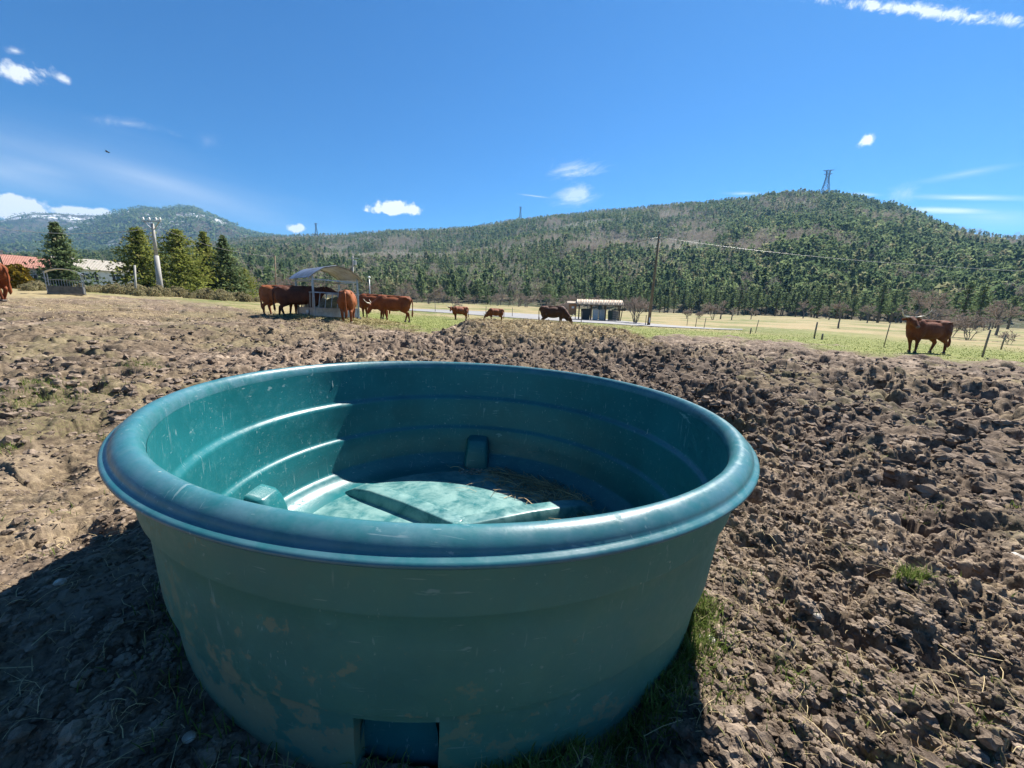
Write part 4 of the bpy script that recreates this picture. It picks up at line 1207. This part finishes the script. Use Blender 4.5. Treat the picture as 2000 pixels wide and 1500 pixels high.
def cow(loc, rz, coat, lab, neck=(1.06, 0, 1.26), head=(.85, 0, -.5), legs=STAND, sc=1.0, horn=1.0, fat=1.0, tail=0.0):
    me, (P, d, up, sd) = cow_mesh(neck, head, legs, fat=fat)
    me.name = 'body'; me.materials.clear(); me.materials.append(coat)
    root = empty('cow', loc, rz, lab, 'cow', 'red cattle in the paddock'); root.scale = (sc,)*3
    b = link('body', me, root)
    for s in (-1, 1):
        mb = MB(); B = P+sd*s*.09+up*.11-d*.03
        pts = [B, B+sd*s*.14+up*.01, B+sd*s*.25+up*.05+d*.03, B+sd*s*.33+up*.13+d*.04, B+sd*s*.38+up*.22+d*.02]
        pts = [B+(p-B)*horn+Vector((0, 0, .5))*((p-B).dot(up))*horn for p in pts]
        mb.tube(pts, [.036, .033, .027, .019, .006], 8).build('horn', HORN, root, True)
        mb = MB(); E = P+sd*s*.13+up*.045
        M = Matrix((sd*s, up, d)).transposed() @ Matrix.Rotation(.0, 3, 'Z')
        q = (sd*s*.95-up*.18-d*.05).normalized(); w = (up*.9+sd*s*.18).normalized(); n = q.cross(w)
        M = Matrix((q, w, n)).transposed()
        mb.ell(E+q*.11, (.125, .062, .03), 12, 8, M).build('ear', coat, root, True)
        mb = MB(); mb.ell(P+d*.15+sd*s*.108+up*.045, (.022, .022, .022), 8, 6).build('eye', EYE, root, True)
    mb = MB(); mb.ell(P+d*.485-up*.02, (.066, .07, .062), 12, 8).build('muzzle', MUZ, root, True)
    mb = MB(); mb.tube([(-.93, 0, 1.27), (-1.01, 0, 1.18), (-1.04, tail*.3, .95), (-1.03, tail*.7, .70), (-1.02, tail, .52), (-1.01, tail, .36), (-1.0, tail, .26)],
                       [.045, .038, .028, .024, .045, .05, .012], 8).build('tail', coat, root, True)
    for (x, y, dx, hind) in legs:
        mb = MB(); X = x-.05+dx if hind else x+.02+dx
        mb.tube([(X, y*.95, .0), (X-.005, y*.95, .075)], [.068, .056], 9).build('hoof', HOOF, root, True)
    return root
def put(px, depth): return atd(px, depth)
def onmud(p):
    p.z = float(hgt(p.x, p.y)) + .3*float(mud(np.array([p.x]), np.array([p.y]))[0]); return p
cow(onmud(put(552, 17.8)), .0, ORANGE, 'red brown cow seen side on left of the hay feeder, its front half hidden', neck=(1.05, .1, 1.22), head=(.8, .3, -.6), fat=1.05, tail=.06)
cow(onmud(put(586, 17.1)), .30, DARK, 'dark brown cow reaching its head into the left side of the hay feeder', neck=(1.08, 0, 1.30), head=(.93, 0, -.25), legs=WALK)
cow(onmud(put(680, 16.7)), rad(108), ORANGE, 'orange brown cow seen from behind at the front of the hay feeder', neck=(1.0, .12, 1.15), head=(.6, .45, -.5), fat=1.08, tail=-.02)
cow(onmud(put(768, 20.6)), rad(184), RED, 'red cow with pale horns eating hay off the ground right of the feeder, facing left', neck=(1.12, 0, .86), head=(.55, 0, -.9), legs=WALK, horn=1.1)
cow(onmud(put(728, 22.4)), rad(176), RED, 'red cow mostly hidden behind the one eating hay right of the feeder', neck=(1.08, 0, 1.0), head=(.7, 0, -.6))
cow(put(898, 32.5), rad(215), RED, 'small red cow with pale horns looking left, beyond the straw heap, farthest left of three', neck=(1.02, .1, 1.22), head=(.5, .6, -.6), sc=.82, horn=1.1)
cow(put(968, 33.5), rad(205), RED, 'small red cow grazing head down beyond the straw heap, the middle one of three', neck=(1.12, 0, .66), head=(.5, 0, -.9), sc=.80)
cow(put(1082, 27.5), rad(-12), DARK, 'dark brown cow grazing behind the straw heap, just left of the bin shelter', neck=(1.1, -.05, .62), head=(.5, 0, -.95), sc=1.04, fat=1.1)
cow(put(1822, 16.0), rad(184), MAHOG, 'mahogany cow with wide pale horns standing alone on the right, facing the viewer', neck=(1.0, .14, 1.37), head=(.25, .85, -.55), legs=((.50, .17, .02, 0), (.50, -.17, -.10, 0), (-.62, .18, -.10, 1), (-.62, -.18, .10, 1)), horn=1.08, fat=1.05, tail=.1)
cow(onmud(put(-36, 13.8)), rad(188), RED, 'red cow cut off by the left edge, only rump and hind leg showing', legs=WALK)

# ------------------------------------------------------------------ the hay feeder and the second one
GALV = varied('galvanised', (.30, .31, .32), (.42, .43, .44), 5, .45, .15, .004, .7)
def roof_mat():
    m = mat('corrugated_sheet', (.45, .48, .52), .38, .75); g = G(m)
    g.color(g.mix(g.rng(g.noise(2.2, 5, .6), .4, .65), (.42, .46, .52), (.30, .31, .31)))
    return m
SHEET = roof_mat()
HAY = varied('hay', (.20, .16, .075), (.36, .29, .14), 18, .95, .8, .03)
WOOD = varied('weathered_wood', (.16, .125, .09), (.30, .25, .19), 7, .85, .4, .01)
def corrugated(prof, x0, x1, waves, amp):
    """sheet following prof (y,z) from x0 to x1, ribs running along the profile"""
    n = waves*6; V = []; F = []
    for i in range(n+1):
        x = x0+(x1-x0)*i/n; h = amp*math.sin(2*math.pi*i/6)
        for (y, z, ny, nz) in prof: V.append((x, y+ny*h, z+nz*h))
    k = len(prof)
    for i in range(n):
        for j in range(k-1): F.append((i*k+j, (i+1)*k+j, (i+1)*k+j+1, i*k+j+1))
    return V, F
def feeder():
    p = onmud(put(641, 18.1)); rz = rad(-42)
    root = empty('hay_feeder', p, rz, 'galvanised hay feeder with an arched corrugated metal roof, cattle eating around it', 'hay feeder')
    # local: +X end faces front right, -Y side faces front left
    S = 1.0
    prof = []
    pts = [(-1.22, 1.78), (-.95, 2.02), (-.55, 2.26), (0, 2.38), (.55, 2.26), (.95, 2.02), (1.22, 1.78)]
    for i, (y, z) in enumerate(pts):
        a, b = Vector(pts[max(i-1, 0)]), Vector(pts[min(i+1, 6)]); t = (b-a).normalized(); prof.append((y, z, -t.y, t.x))
    V, F = corrugated(prof, -1.25, 1.25, 14, .022)
    V2 = [(v[0], v[1], v[2]-.006) for v in V]
    mb = MB(); mb.add(V, F); mb.add(V2, [f[::-1] for f in F]); mb.build('roof', SHEET, root, True)
    for x in (-1.15, 1.15):
        mb = MB(); mb.tube([(x, y, z-.045) for y, z in pts], .028, 8).build('roof_bow', GALV, root, True)
    for sx in (-1, 1):
        for sy in (-1, 1):
            mb = MB(); mb.box((sx*S, sy*S, .95), (.07, .07, 1.9)); mb.box((sx*S, sy*S, .05), (.16, .16, .1)).build('post', GALV, root)
    for (c, s) in (((0, -S, 1.72), (2, .05, .06)), ((0, S, 1.72), (2, .05, .06)), ((S, 0, 1.72), (.05, 2, .06)), ((-S, 0, 1.72), (.05, 2, .06))):
        MB().box(c, s).build('top_rail', GALV, root)
    for (c, s) in (((0, -S, .30), (1.9, .04, .42)), ((0, S, .30), (1.9, .04, .42)), ((S, 0, .30), (.04, 1.9, .42)), ((-S, 0, .30), (.04, 1.9, .42))):
        MB().box(c, s).build('tray_panel', GALV, root, False, .01)
    for sgn, ax in ((-1, 'y'), (1, 'y'), (1, 'x'), (-1, 'x')):
        mb = MB()
        for k in range(-3, 4):
            u = k*.27
            a, b = ((u, sgn*S, .5), (u+.10, sgn*S, 1.15)) if ax == 'y' else ((sgn*S, u, .5), (sgn*S, u+.10, 1.15))
            mb.tube([a, b], .018, 6)
        c, s = ((0, sgn*S, 1.17), (1.92, .05, .05)) if ax == 'y' else ((sgn*S, 0, 1.17), (.05, 1.92, .05))
        mb.box(c, s).build('feed_bars', GALV, root)
    MB().box((.25, -S-.03, .33), (.34, .012, .12)).build('sign_plate', mat('plate_white', (.7, .7, .68), .5), root)
    mb = MB(); mb.box((0, 0, .12), (1.86, 1.86, .05)).build('tray_floor', GALV, root)
    # hay in it: one pale square bale and loose hay
    def lump(name, c, s, lab, cat, seed, mt, box=False):
        v, f = ico(4); v = v.copy()
        if box: v = np.sign(v)*np.abs(v)**.28; v /= np.abs(v).max(0)
        k = 1+.10*fbm(v[:, 0]*3+seed, v[:, 1]*3+v[:, 2]*2.3, 4, seed)
        V = v*k[:, None]*np.array(s); M = Matrix.Rotation(rz, 3, 'Z')
        V = np.array([M @ Vector(q)+Vector(p)+M @ Vector(c) for q in V])
        tag(np_mesh(name, V, [f], mt, None, True), lab, cat)
    lump('hay_bale', (-.15, -.50, .62), (.52, .36, .34), 'pale square bale standing in the left side of the hay feeder', 'hay bale', 3, varied('pale_hay', (.36, .31, .22), (.52, .46, .35), 16, .95, .8, .02), True)
    lump('hay_pile', (.45, .25, .52), (.50, .66, .46), 'loose dark hay heaped in the right side of the hay feeder', 'hay', 5, HAY)
    return p
FP = feeder()
def second_feeder():
    p = onmud(at(137, 31)); rz = rad(44)
    root = empty('hay_feeder', p, rz, 'smaller arched hay feeder with dark box base in front of the tall spruce', 'hay feeder')
    root.scale = (.60, .60, .68)
    V = []; pts = [(-1.12, 1.58), (-.85, 1.76), (-.4, 1.90), (0, 1.93), (.4, 1.90), (.85, 1.76), (1.12, 1.58)]
    prof = [(y, z, 0, 1) for y, z in pts]
    Vv, F = corrugated(prof, -.7, .7, 8, .012)
    Vv = [(v[1], v[0], v[2]) for v in Vv]; mb = MB(); mb.add(Vv, F); mb.add([(a, b, c-.008) for a, b, c in Vv], [f[::-1] for f in F]); mb.build('roof', SHEET, root, True)
    for sx in (-1, 1):
        for sy in (-.65, .65): MB().box((sx*1.02, sy, .82), (.06, .06, 1.64)).build('post', GALV, root)
    dk = varied('dark_panel', (.07, .07, .065), (.13, .125, .11), 5, .8)
    for (c, s) in (((0, -.66, .36), (2.0, .04, .56)), ((0, .66, .36), (2.0, .04, .56)), ((1.0, 0, .36), (.04, 1.27, .56)), ((-1.0, 0, .36), (.04, 1.27, .56))):
        MB().box(c, s).build('side_panel', dk, root)
    mb = MB()
    for k in range(-6, 7): mb.tube([(k*.15, -.66, .64), (k*.15, -.66, 1.1)], .012, 5)
    mb.tube([(-1, -.66, 1.1), (1, -.66, 1.1)], .02, 6).build('feed_bars', GALV, root)
    MB().box((0, -.66, .06), (2.14, .10, .12)).build('skid', WOOD, root)
second_feeder()

# ------------------------------------------------------------------ houses
PLASTER = varied('white_render', (.62, .61, .58), (.70, .69, .66), 1.2, .9, .1)
STONEW = varied('grey_render', (.30, .27, .24), (.40, .36, .32), 1.0, .9, .2)
def tile_mat(name, c1, c2, sc):
    m = mat(name, c1, .85); g = G(m)
    w = g.n.new('ShaderNodeTexWave'); w.wave_type = 'BANDS'; w.bands_direction = 'X'; w.inputs['Scale'].default_value = sc; w.inputs['Distortion'].default_value = .3
    g.l.new(g.tc.outputs['Object'], w.inputs['Vector'])
    g.color(g.mix(g.rng(g.noise(1.2, 6, .7), .35, .65), c1, c2)); g.bump(w.outputs['Fac'], .8, .08)
    return m
T_RED = tile_mat('red_tiles', (.30, .125, .085), (.38, .19, .14), 1.3)
T_GREY = tile_mat('grey_tiles', (.32, .285, .23), (.40, .37, .31), 1.3)
SHUT = mat('dark_shutter', (.030, .022, .030), .6); GLASS = mat('window_glass', (.03, .035, .04), .08); FRM = mat('white_frame', (.7, .7, .68), .5)
def house(px, r, W, D, Hw, Hr, rz, wall, tiles, lab, wins=(), chim=None, door=None, lift=0.0):
    p = at(px, r); p.z += lift
    root = empty('house', p, rz, lab, 'house')
    w = MB(); w.box((0, 0, Hw/2-1.5), (W, D, Hw+3.0))
    w.add([(-W/2, -D/2, Hw), (-W/2, D/2, Hw), (-W/2, 0, Hw+Hr)], [(0, 1, 2)]); w.add([(W/2, -D/2, Hw), (W/2, D/2, Hw), (W/2, 0, Hw+Hr)], [(0, 1, 2)])
    w.build('wall', wall, root)
    o = .45; k = Hr/(D/2); V = []
    for s in (-1, 1):
        V += [(-W/2-o, s*(D/2+o), Hw-k*o+.05), (W/2+o, s*(D/2+o), Hw-k*o+.05)]
    V += [(-W/2-o, 0, Hw+Hr+.05), (W/2+o, 0, Hw+Hr+.05)]
    V += [(a, b, c+.16) for a, b, c in V]
    F = [(0, 1, 5, 4), (3, 2, 4, 5), (6, 10, 11, 7), (9, 11, 10, 8), (0, 6, 7, 1), (2, 3, 9, 8), (0, 4, 10, 6), (4, 2, 8, 10), (1, 7, 11, 5), (5, 11, 9, 3)]
    rf = MB().add(V, F).build('roof', tiles, root)
    if chim:
        MB().box((chim[0], chim[1], Hw+Hr+.25), (.7, .6, 1.5)).box((chim[0], chim[1], Hw+Hr+1.05), (.9, .8, .1)).build('chimney', wall, rf)
    for (x, z, ww, hh) in wins:
        f = MB()
        for (c, s) in (((x, -D/2-.02, z+hh/2), (ww, .10, .07)), ((x, -D/2-.02, z-hh/2), (ww+.1, .14, .07)), ((x-ww/2, -D/2-.02, z), (.07, .10, hh)), ((x+ww/2, -D/2-.02, z), (.07, .10, hh)), ((x, -D/2-.02, z), (.06, .09, hh))):
            f.box(c, s)
        f = f.build('window', FRM, root)
        MB().box((x, -D/2-.005, z), (ww, .05, hh)).build('pane', GLASS, f)
        for sx in (-1, 1):
            MB().box((x+sx*(ww/2+.30), -D/2-.04, z), (.52, .06, hh+.1)).build('shutter', SHUT, f)
    if door: MB().box((door[0], -D/2-.03, 1.0), (1.0, .08, 2.05)).build('door', SHUT, root)
    return root
house(205, 140, 13.5, 8.5, 3.4, 2.4, rad(52), PLASTER, T_GREY, 'white low house with grey tiled roof and dark shutters between spruce and cedars',
      ((-1.9, 1.75, 1.5, 1.35), (3.1, 1.75, 1.5, 1.35), (-5.2, 1.75, 1.3, 1.3)), None, None, 1.0)
house(84, 150, 8.5, 8, 4.2, 2.6, rad(56), STONEW, T_RED, 'grey house with a red tiled roof and white chimney left of the spruce', ((2.6, 1.9, 1.3, 1.3), (-1.5, 1.9, 1.3, 1.3)), (-4.6, .2))
house(8, 165, 8, 8, 3.4, 2.2, rad(60), STONEW, tile_mat('orange_tiles', (.34, .20, .13), (.42, .27, .19), 1.3), 'house with an orange roof at the far left edge, half hidden by the golden bush', ((2, 1.7, 1.2, 1.2),))

# ------------------------------------------------------------------ shelter with bins
def shelter():
    r = 47.0; p = at(1170, r); rz = rad(-9)
    root = empty('bin_shelter', p, rz, 'open wooden bin shelter with a cream tiled roof on posts beside the road', 'shelter'); root.scale = (1, 1, .93)
    mt = tile_mat('cream_tiles', (.46, .36, .27), (.60, .51, .40), 2.2)
    W, D = 5.4, 1.9
    V = [(-W/2, -D/2-.35, 1.92), (W/2, -D/2-.35, 1.92), (W/2, .15, 2.50), (-W/2, .15, 2.50), (-W/2, D/2+.35, 2.06), (W/2, D/2+.35, 2.06)]
    V += [(a, b, c+.10) for a, b, c in V]
    F = [(0, 1, 2, 3), (3, 2, 5, 4), (6, 9, 8, 7), (9, 10, 11, 8), (0, 6, 7, 1), (4, 5, 11, 10), (0, 3, 9, 6), (3, 4, 10, 9), (1, 7, 8, 2), (2, 8, 11, 5)]
    rf = MB().add(V, F).build('roof', mt, root)
    mb = MB()
    for k in range(28): 
        x = -W/2+.1+k*(W-.2)/27
        mb.tube([(x, -D/2-.38, 2.02), (x, .15, 2.60)], .065, 6)
    mb.build('roof_tile', mt, rf, True)
    dk = varied('brown_post', (.085, .055, .035), (.15, .10, .065), 6, .8)
    for x in (-2.35, -.9, .75, 2.35):
        for y in (-.85, .85): MB().box((x, y, 1.0), (.14, .14, 2.0)).build('post', dk, root)
    MB().box((0, -.85, 1.96), (W-.3, .12, .18)).build('beam', dk, root)
    MB().box((0, .85, 2.02), (W-.3, .12, .18)).build('beam', dk, root)
    MB().box((0, 0, -.05), (5.6, 2.3, .14)).build('slab', varied('concrete', (.32, .31, .29), (.42, .41, .38), 3, .9), root)
    for (x, y, w, a) in ((2.35, -.2, 1.25, 1), (.35, .80, 1.1, 0), (2.0, -.88, .85, 0)):
        mb = MB()
        for k in range(5): mb.box((x, y, .22+k*.23), (.035, w, .16) if a else (w, .035, .16))
        mb.build('slat_panel', varied('grey_slats', (.20, .17, .14), (.30, .26, .22), 6, .85), root)
    mb = MB(); mb.tube([(2.5, -.95, 0), (2.75, -.3, 1.8)], .05, 6).build('brace', dk, root)
    def bin_(x, y, w, h, col, lab, wheels=True):
        M = Matrix.Rotation(rz, 3, 'Z'); q = p + M @ Vector((x, y, .02))
        b = empty('waste_bin', q, rz, lab, 'waste bin')
        m = varied('bin_plastic', col, tuple(c*.8 for c in col), 4, .5, .05)
        MB().box((0, 0, h*.45+.05), (w*.86, .66, h*.9), None, 1.14).build('body', m, b, False, .03)
        mb = MB(); mb.ell((0, 0, h*.94), (w*.54, .42, .13), 12, 6).box((0, -.36, h*.93), (w*.9, .06, .06)).build('lid', m, b, False)
        for sx in (-1, 1):
            mb = MB(); mb.tube([(sx*w*.36-.03, .25, .09), (sx*w*.36+.03, .25, .09)], .09, 10).build('wheel', HOOF, b)
    bin_(-1.55, 0, 1.15, 1.28, (.030, .036, .042), 'dark grey waste bin, the leftmost inside the shelter')
    bin_(-.38, 0, .72, 1.30, (.66, .67, .66), 'white waste bin in the middle of the shelter, next to the dark one')
    bin_(.42, .05, .82, 1.25, (.50, .51, .50), 'light grey waste bin right of the white one in the shelter')
    bin_(1.65, .25, 1.1, 1.15, (.06, .10, .075), 'dark green waste bin behind the slatted panel at the right end of the shelter')
    # notice cabinet beside it
    M = Matrix.Rotation(rz, 3, 'Z'); q = p + M @ Vector((-3.15, -.1, 0))
    c = empty('notice_board', q, rz, 'orange brown wooden notice cabinet with a little roof left of the bin shelter', 'notice board')
    om = varied('orange_wood', (.30, .145, .065), (.40, .20, .09), 5, .7)
    MB().box((0, 0, 1.20), (.95, .25, 1.35)).build('cabinet', om, c, False, .01)
    MB().box((.05, -.13, 1.45), (.30, .012, .22)).build('notice', FRM, c)
    for sx in (-1, 1): MB().box((sx*.40, 0, .26), (.09, .09, .52)).build('leg', dk, c)
    V = [(-.65, -.35, 1.90), (.65, -.35, 1.90), (.65, .3, 2.12), (-.65, .3, 2.12)]; V += [(a, b, z+.08) for a, b, z in V]
    MB().add(V, [(0, 3, 2, 1), (4, 5, 6, 7), (0, 1, 5, 4), (1, 2, 6, 5), (2, 3, 7, 6), (3, 0, 4, 7)]).build('roof', mt, c)
shelter()

# ------------------------------------------------------------------ poles, wires, posts
def top_z(px, py, r):
    d = ray(px, py); k = math.hypot(d.x, d.y); return Vector((d.x/k*r, d.y/k*r, CAM_H+d.z/k*r))
POLEW = varied('pole_wood', (.135, .090, .055), (.22, .16, .10), 4, .85, .4)
CONC = varied('pole_concrete', (.27, .262, .24), (.36, .35, .325), 2.5, .85, .2)
CABLE = mat('cable', (.055, .055, .055), .45); CABLE_GLINT = mat('glint_cable', (.40, .40, .40), .45, .0)  # second cable colour: sun glint painted in as pale grey
def wood_pole():
    r = 40.0; b = at(1270, r); t = top_z(1288, 457, r+.3)
    root = empty('utility_pole', b, 0, 'slim leaning wooden utility pole beside the road, right of the bin shelter', 'utility pole')
    d = t-b
    MB().tube([(0, 0, -.3), tuple(d*.5), tuple(d)], [.155, .13, .105], 10).build('pole', POLEW, root, True)
    MB().box(d-Vector((0, .12, .35)), (.10, .14, .22)).box(d-Vector((0, .12, .75)), (.08, .12, .12)).build('bracket', GALV, root)
    MB().box(d*.06+Vector((0, -.15, 0)), (.10, .03, .5)).build('pole_tag', FRM, root)
    return t
wt = wood_pole()
def conc_pole():
    r = 45.0; b = at(318, r); t = top_z(297, 432, r)
    root = empty('utility_pole', b, 0, 'tapered pale concrete utility pole leaning left in front of the cedars', 'utility pole')
    d = t-b
    MB().tube([(0, 0, -.4), tuple(d*.55)], [.23, .165], 12).build('pole', CONC, root, True)
    MB().tube([tuple(d*.55), tuple(d*.97)], [.125, .105], 10).build('upper_pole', CONC, root, True)
    mb = MB(); mb.box(d+Vector((-.05, 0, 0)), (1.6, .12, .10)); mb.tube([d+Vector((-.7, 0, -.02)), d+Vector((0, 0, -.75))], .035, 6); mb.tube([d+Vector((.6, 0, -.02)), d+Vector((0, 0, -.75))], .035, 6)
    mb.build('crossarm', GALV, root)
    for x in (-.72, -.2, .35, .70):
        MB().tube([d+Vector((x, 0, .05)), d+Vector((x, 0, .16)), d+Vector((x, 0, .30))], [.05, .075, .045], 8).build('insulator', FRM, root, True)
    return t
ct = conc_pole()
def thin_pole(px, py0, py1, r, rad_, m, lab, dx=0, extra=None):
    b = at(px, r); t = top_z(px+dx, py0, r)
    d = t-b; root = empty('post' if extra is None else 'utility_pole', b, 0, lab, 'pole')
    MB().tube([(0, 0, -.3), tuple(d)], [rad_, rad_*.8], 8).build('pole', m, root, True)
    if extra == 'arm': MB().box(d-Vector((0, 0, .3)), (1.5, .1, .1)).box(d-Vector((-.25, 0, .9)), (.35, .3, .6)).build('crossarm', GALV, root)
    if extra == 'lamp': MB().ell(d, (.12, .12, .10), 8, 6).build('lamp_head', FRM, root, True)
    return t
p1 = thin_pole(690, 500, 560, 60, .14, CONC, 'distant grey pole with a crossarm rising behind the feeder roof', -1, 'arm')
thin_pole(724, 542, 585, 34, .045, GALV, 'thin grey street lamp post right of the feeder', -3, 'lamp')
p2 = thin_pole(540, 500, 570, 52, .07, POLEW, 'thin dark pole standing behind the pair of cows at the left', -3, 'plain')
thin_pole(268, 518, 568, 40, .075, CONC, 'short pale post standing left of the concrete utility pole', -5, 'plain')
def wire(name, a, b, sag, rr, m, lab):
    a, b = Vector(a), Vector(b); n = 28; pts = []
    for i in range(n+1):
        t = i/n; q = a.lerp(b, t); q.z -= sag*4*t*(1-t); pts.append(q)
    tag(MB().tube(pts, rr, 6).build(name, m, None, True), lab, 'power line')
wire('power_line', wt-Vector((0, 0, .3)), p1, 1.6, .022, CABLE, 'dark overhead cable sagging from the wooden pole to the distant pole behind the feeder')
wire('power_line', wt-Vector((0, 0, .3)), top_z(2260, 540, 46), .55, .013, CABLE_GLINT, 'overhead cable painted with sun glint running from the wooden pole to the right edge')
wire('power_line', ct-Vector((0, 0, .55)), top_z(-120, 425, 60), .8, .016, CABLE_GLINT, 'cable painted with sun glint running left from the concrete pole past the spruce')
wire('power_line', ct-Vector((0, 0, .3)), p2, .6, .014, CABLE, 'thin cable from the concrete pole to the thin dark pole')
def fence_post(px, r, h, w, lean, lab, m=WOOD, wires=False):
    b = at(px, r); root = empty('fence_post', b, 0, lab, 'fence post', 'fence posts of the pasture')
    MB().tube([(0, 0, -.2), (lean*h*.5, 0, h*.5), (lean*h, 0, h)], [w, w, w*.92], 8).build('post', m, root, True)
    return b+Vector((lean*h, 0, h))
rail = []
for px, r, h, w, lean, lab in ((1945, 24, 1.1, .032, .03, 'thick grey fence post leaning right, right of the standing cow'), (1743, 27, 1.25, .022, .06, 'thin leaning stake behind the head of the standing cow'),
                               (1601, 33, 1.1, .05, .03, 'pale fence post left of the spreading bare tree'), (1483, 37, 1.05, .028, .12, 'leaning thin stake on the far field, left of the pale post'),
                               (1473, 34, .45, .045, .05, 'short stump of a fence post beside the leaning stake'), (1617, 31, .4, .05, .0, 'short dark stump right of the pale fence post'),
                               (1363, 42, 1.0, .035, .05, 'fence post right of the wooden pole, first of two'), (1346, 44, .9, .03, .0, 'fence post nearest the wooden pole on its right'),
                               (1380, 40, 1.0, .03, .08, 'fence post right of the wooden pole, second of two'), (949, 45, 1.15, .04, .03, 'fence post by the road just left of the grazing small cow'),
                               (1001, 46, 1.1, .035, .0, 'fence post by the road right of the grazing small cow'), (850, 50, 1.1, .035, .0, 'fence post by the road left of the three far cows'),
                               (1137, 39, 1.1, .04, .0, 'pale stake in front of the bin shelter'), (1978, 36, .9, .035, .05, 'small stake at the right edge, beyond the thick leaning post'),
                               (1264, 39.5, 1.0, .04, .0, 'stake at the foot of the wooden pole')):
    fence_post(px, r, h, w, lean, lab)
# ------------------------------------------------------------------ pylons
STEEL = mat('pylon_steel', (.20, .21, .23), .5, .6)
def pylon(px, py, r, ptop, W, lab, thick):
    b = top_z(px, py, r); b.z -= 4
    t = top_z(ptop[0], ptop[1], r); H = (t-b).length
    root = empty('pylon', b, rad(-pix_az(px)+20), lab, 'pylon')
    mb = MB()
    lev = [(0, 1.0), (.22, .78), (.42, .58), (.60, .42), (.74, .32), (.86, .34), (1.0, .40)]
    P = [[Vector((sx*W/2*k, sy*W/2*k*.8, H*z)) for sx, sy in ((-1, -1), (1, -1), (1, 1), (-1, 1))] for z, k in lev]
    for i in range(len(P)-1):
        for c in range(4):
            mb.tube([P[i][c], P[i+1][c]], thick, 4); d = (c+1) % 4
            mb.tube([P[i][c], P[i+1][d]], thick*.6, 3); mb.tube([P[i][d], P[i+1][c]], thick*.6, 3); mb.tube([P[i+1][c], P[i+1][d]], thick*.6, 3)
    mb.build('tower', STEEL, root)
    mb = MB()
    for z, k in ((1.0, .62), (.86, .5)):
        for s in (-1, 1):
            a = Vector((s*W*k, 0, H*z)); mb.tube([Vector((0, -W*.12, H*z)), a], thick*.7, 4); mb.tube([Vector((0, W*.12, H*z)), a], thick*.7, 4); mb.tube([Vector((s*W*.18, 0, H*(z-.05))), a], thick*.6, 4)
    mb.build('arm', STEEL, root)
pylon(1611, 376, 655, (1616, 333), 9.5, 'tall lattice pylon standing on the summit of the right hill', .30)
pylon(1016, 428, 1010, (1016, 404), 7, 'small lattice pylon on the middle of the ridge left of the summit', .30)
pylon(618, 458, 1250, (618, 436), 8, 'small lattice pylon at the left end of the long ridge, near the tiny cloud', .35)
def bird():
    p = top_z(210, 297, 90)
    root = empty('bird', p, .5, 'tiny dark bird gliding in the sky above the left mountain', 'bird')
    m = mat('bird_feathers', (.02, .018, .016), .8)
    mb = MB(); mb.tube([(-.30, 0, .0), (-.12, 0, .0), (.05, 0, .01), (.22, 0, .02), (.32, 0, .01)], [.03, .06, .08, .05, .01], 8).build('body', m, root, True)
    for s in (-1, 1):
        V = [(.10, s*.06, .03), (-.10, s*.06, .02), (-.14, s*.35, .10), (.06, s*.35, .11), (-.10, s*.66, .06), (-.02, s*.66, .07)]
        V += [(a, b, c+.012) for a, b, c in V]
        MB().add(V, [(0, 1, 2, 3), (3, 2, 4, 5), (6, 9, 8, 7), (9, 11, 10, 8), (0, 3, 9, 6), (3, 5, 11, 9), (1, 7, 8, 2), (2, 8, 10, 4), (4, 10, 11, 5), (0, 6, 7, 1)]).build('wing', m, root)
bird()
# hay lying round the feeder
def hay_round():
    rnd = np.random.default_rng(31); n = 5200
    a = rnd.random(n)*6.283; r = 1.0+np.abs(rnd.normal(0, .65, n))
    x = FP.x+.2+r*np.cos(a)*1.1; y = FP.y+r*np.sin(a); x = np.concatenate([x, FP.x+1.9+rnd.normal(0, .55, 2600)]); y = np.concatenate([y, FP.y+.1+rnd.normal(0, .8, 2600)]); n = len(x)
    z = fullh(x, y)+rnd.random(n)*.10*np.exp(-((np.hypot(x-FP.x-.6, y-FP.y)-1.5)/1.0)**2)
    V, F = strands(4, np.stack([x, y, z], 1), rnd.random(n)*6.283, rnd.uniform(.10, .35, n), np.full(n, .014), rnd.normal(0, .9, n), rnd.random(n)*.10, rnd.random(n))
    m = mat('loose_hay', (.3, .25, .12), .9, 0, .1); g = G(m); g.color(g.mix(g.attr('tint'), (.20, .17, .07), (.42, .36, .18)))
    tag(np_mesh('loose_hay', V, [F], m, None, False, {'tint': ('FACE', np.repeat(rnd.random(n), 3))}), 'loose yellow green hay trodden on the ground around the feeder', 'hay', kind='stuff')
hay_round()

# ------------------------------------------------------------------ the air
def build_haze():
    mb = MB(); mb.box((0, 0, 345), (9000, 9000, 830)); 
    m = bpy.data.materials.new('air'); m.use_nodes = True
    nt = m.node_tree; nt.nodes.clear()
    v = nt.nodes.new('ShaderNodeVolumePrincipled'); o = nt.nodes.new('ShaderNodeOutputMaterial')
    v.inputs['Color'].default_value = (.30, .62, 1.0, 1); v.inputs['Density'].default_value = .00011; v.inputs['Anisotropy'].default_value = .25
    nt.links.new(v.outputs[0], o.inputs['Volume'])
    tag(mb.build('haze', m), kind='stuff')
build_haze()
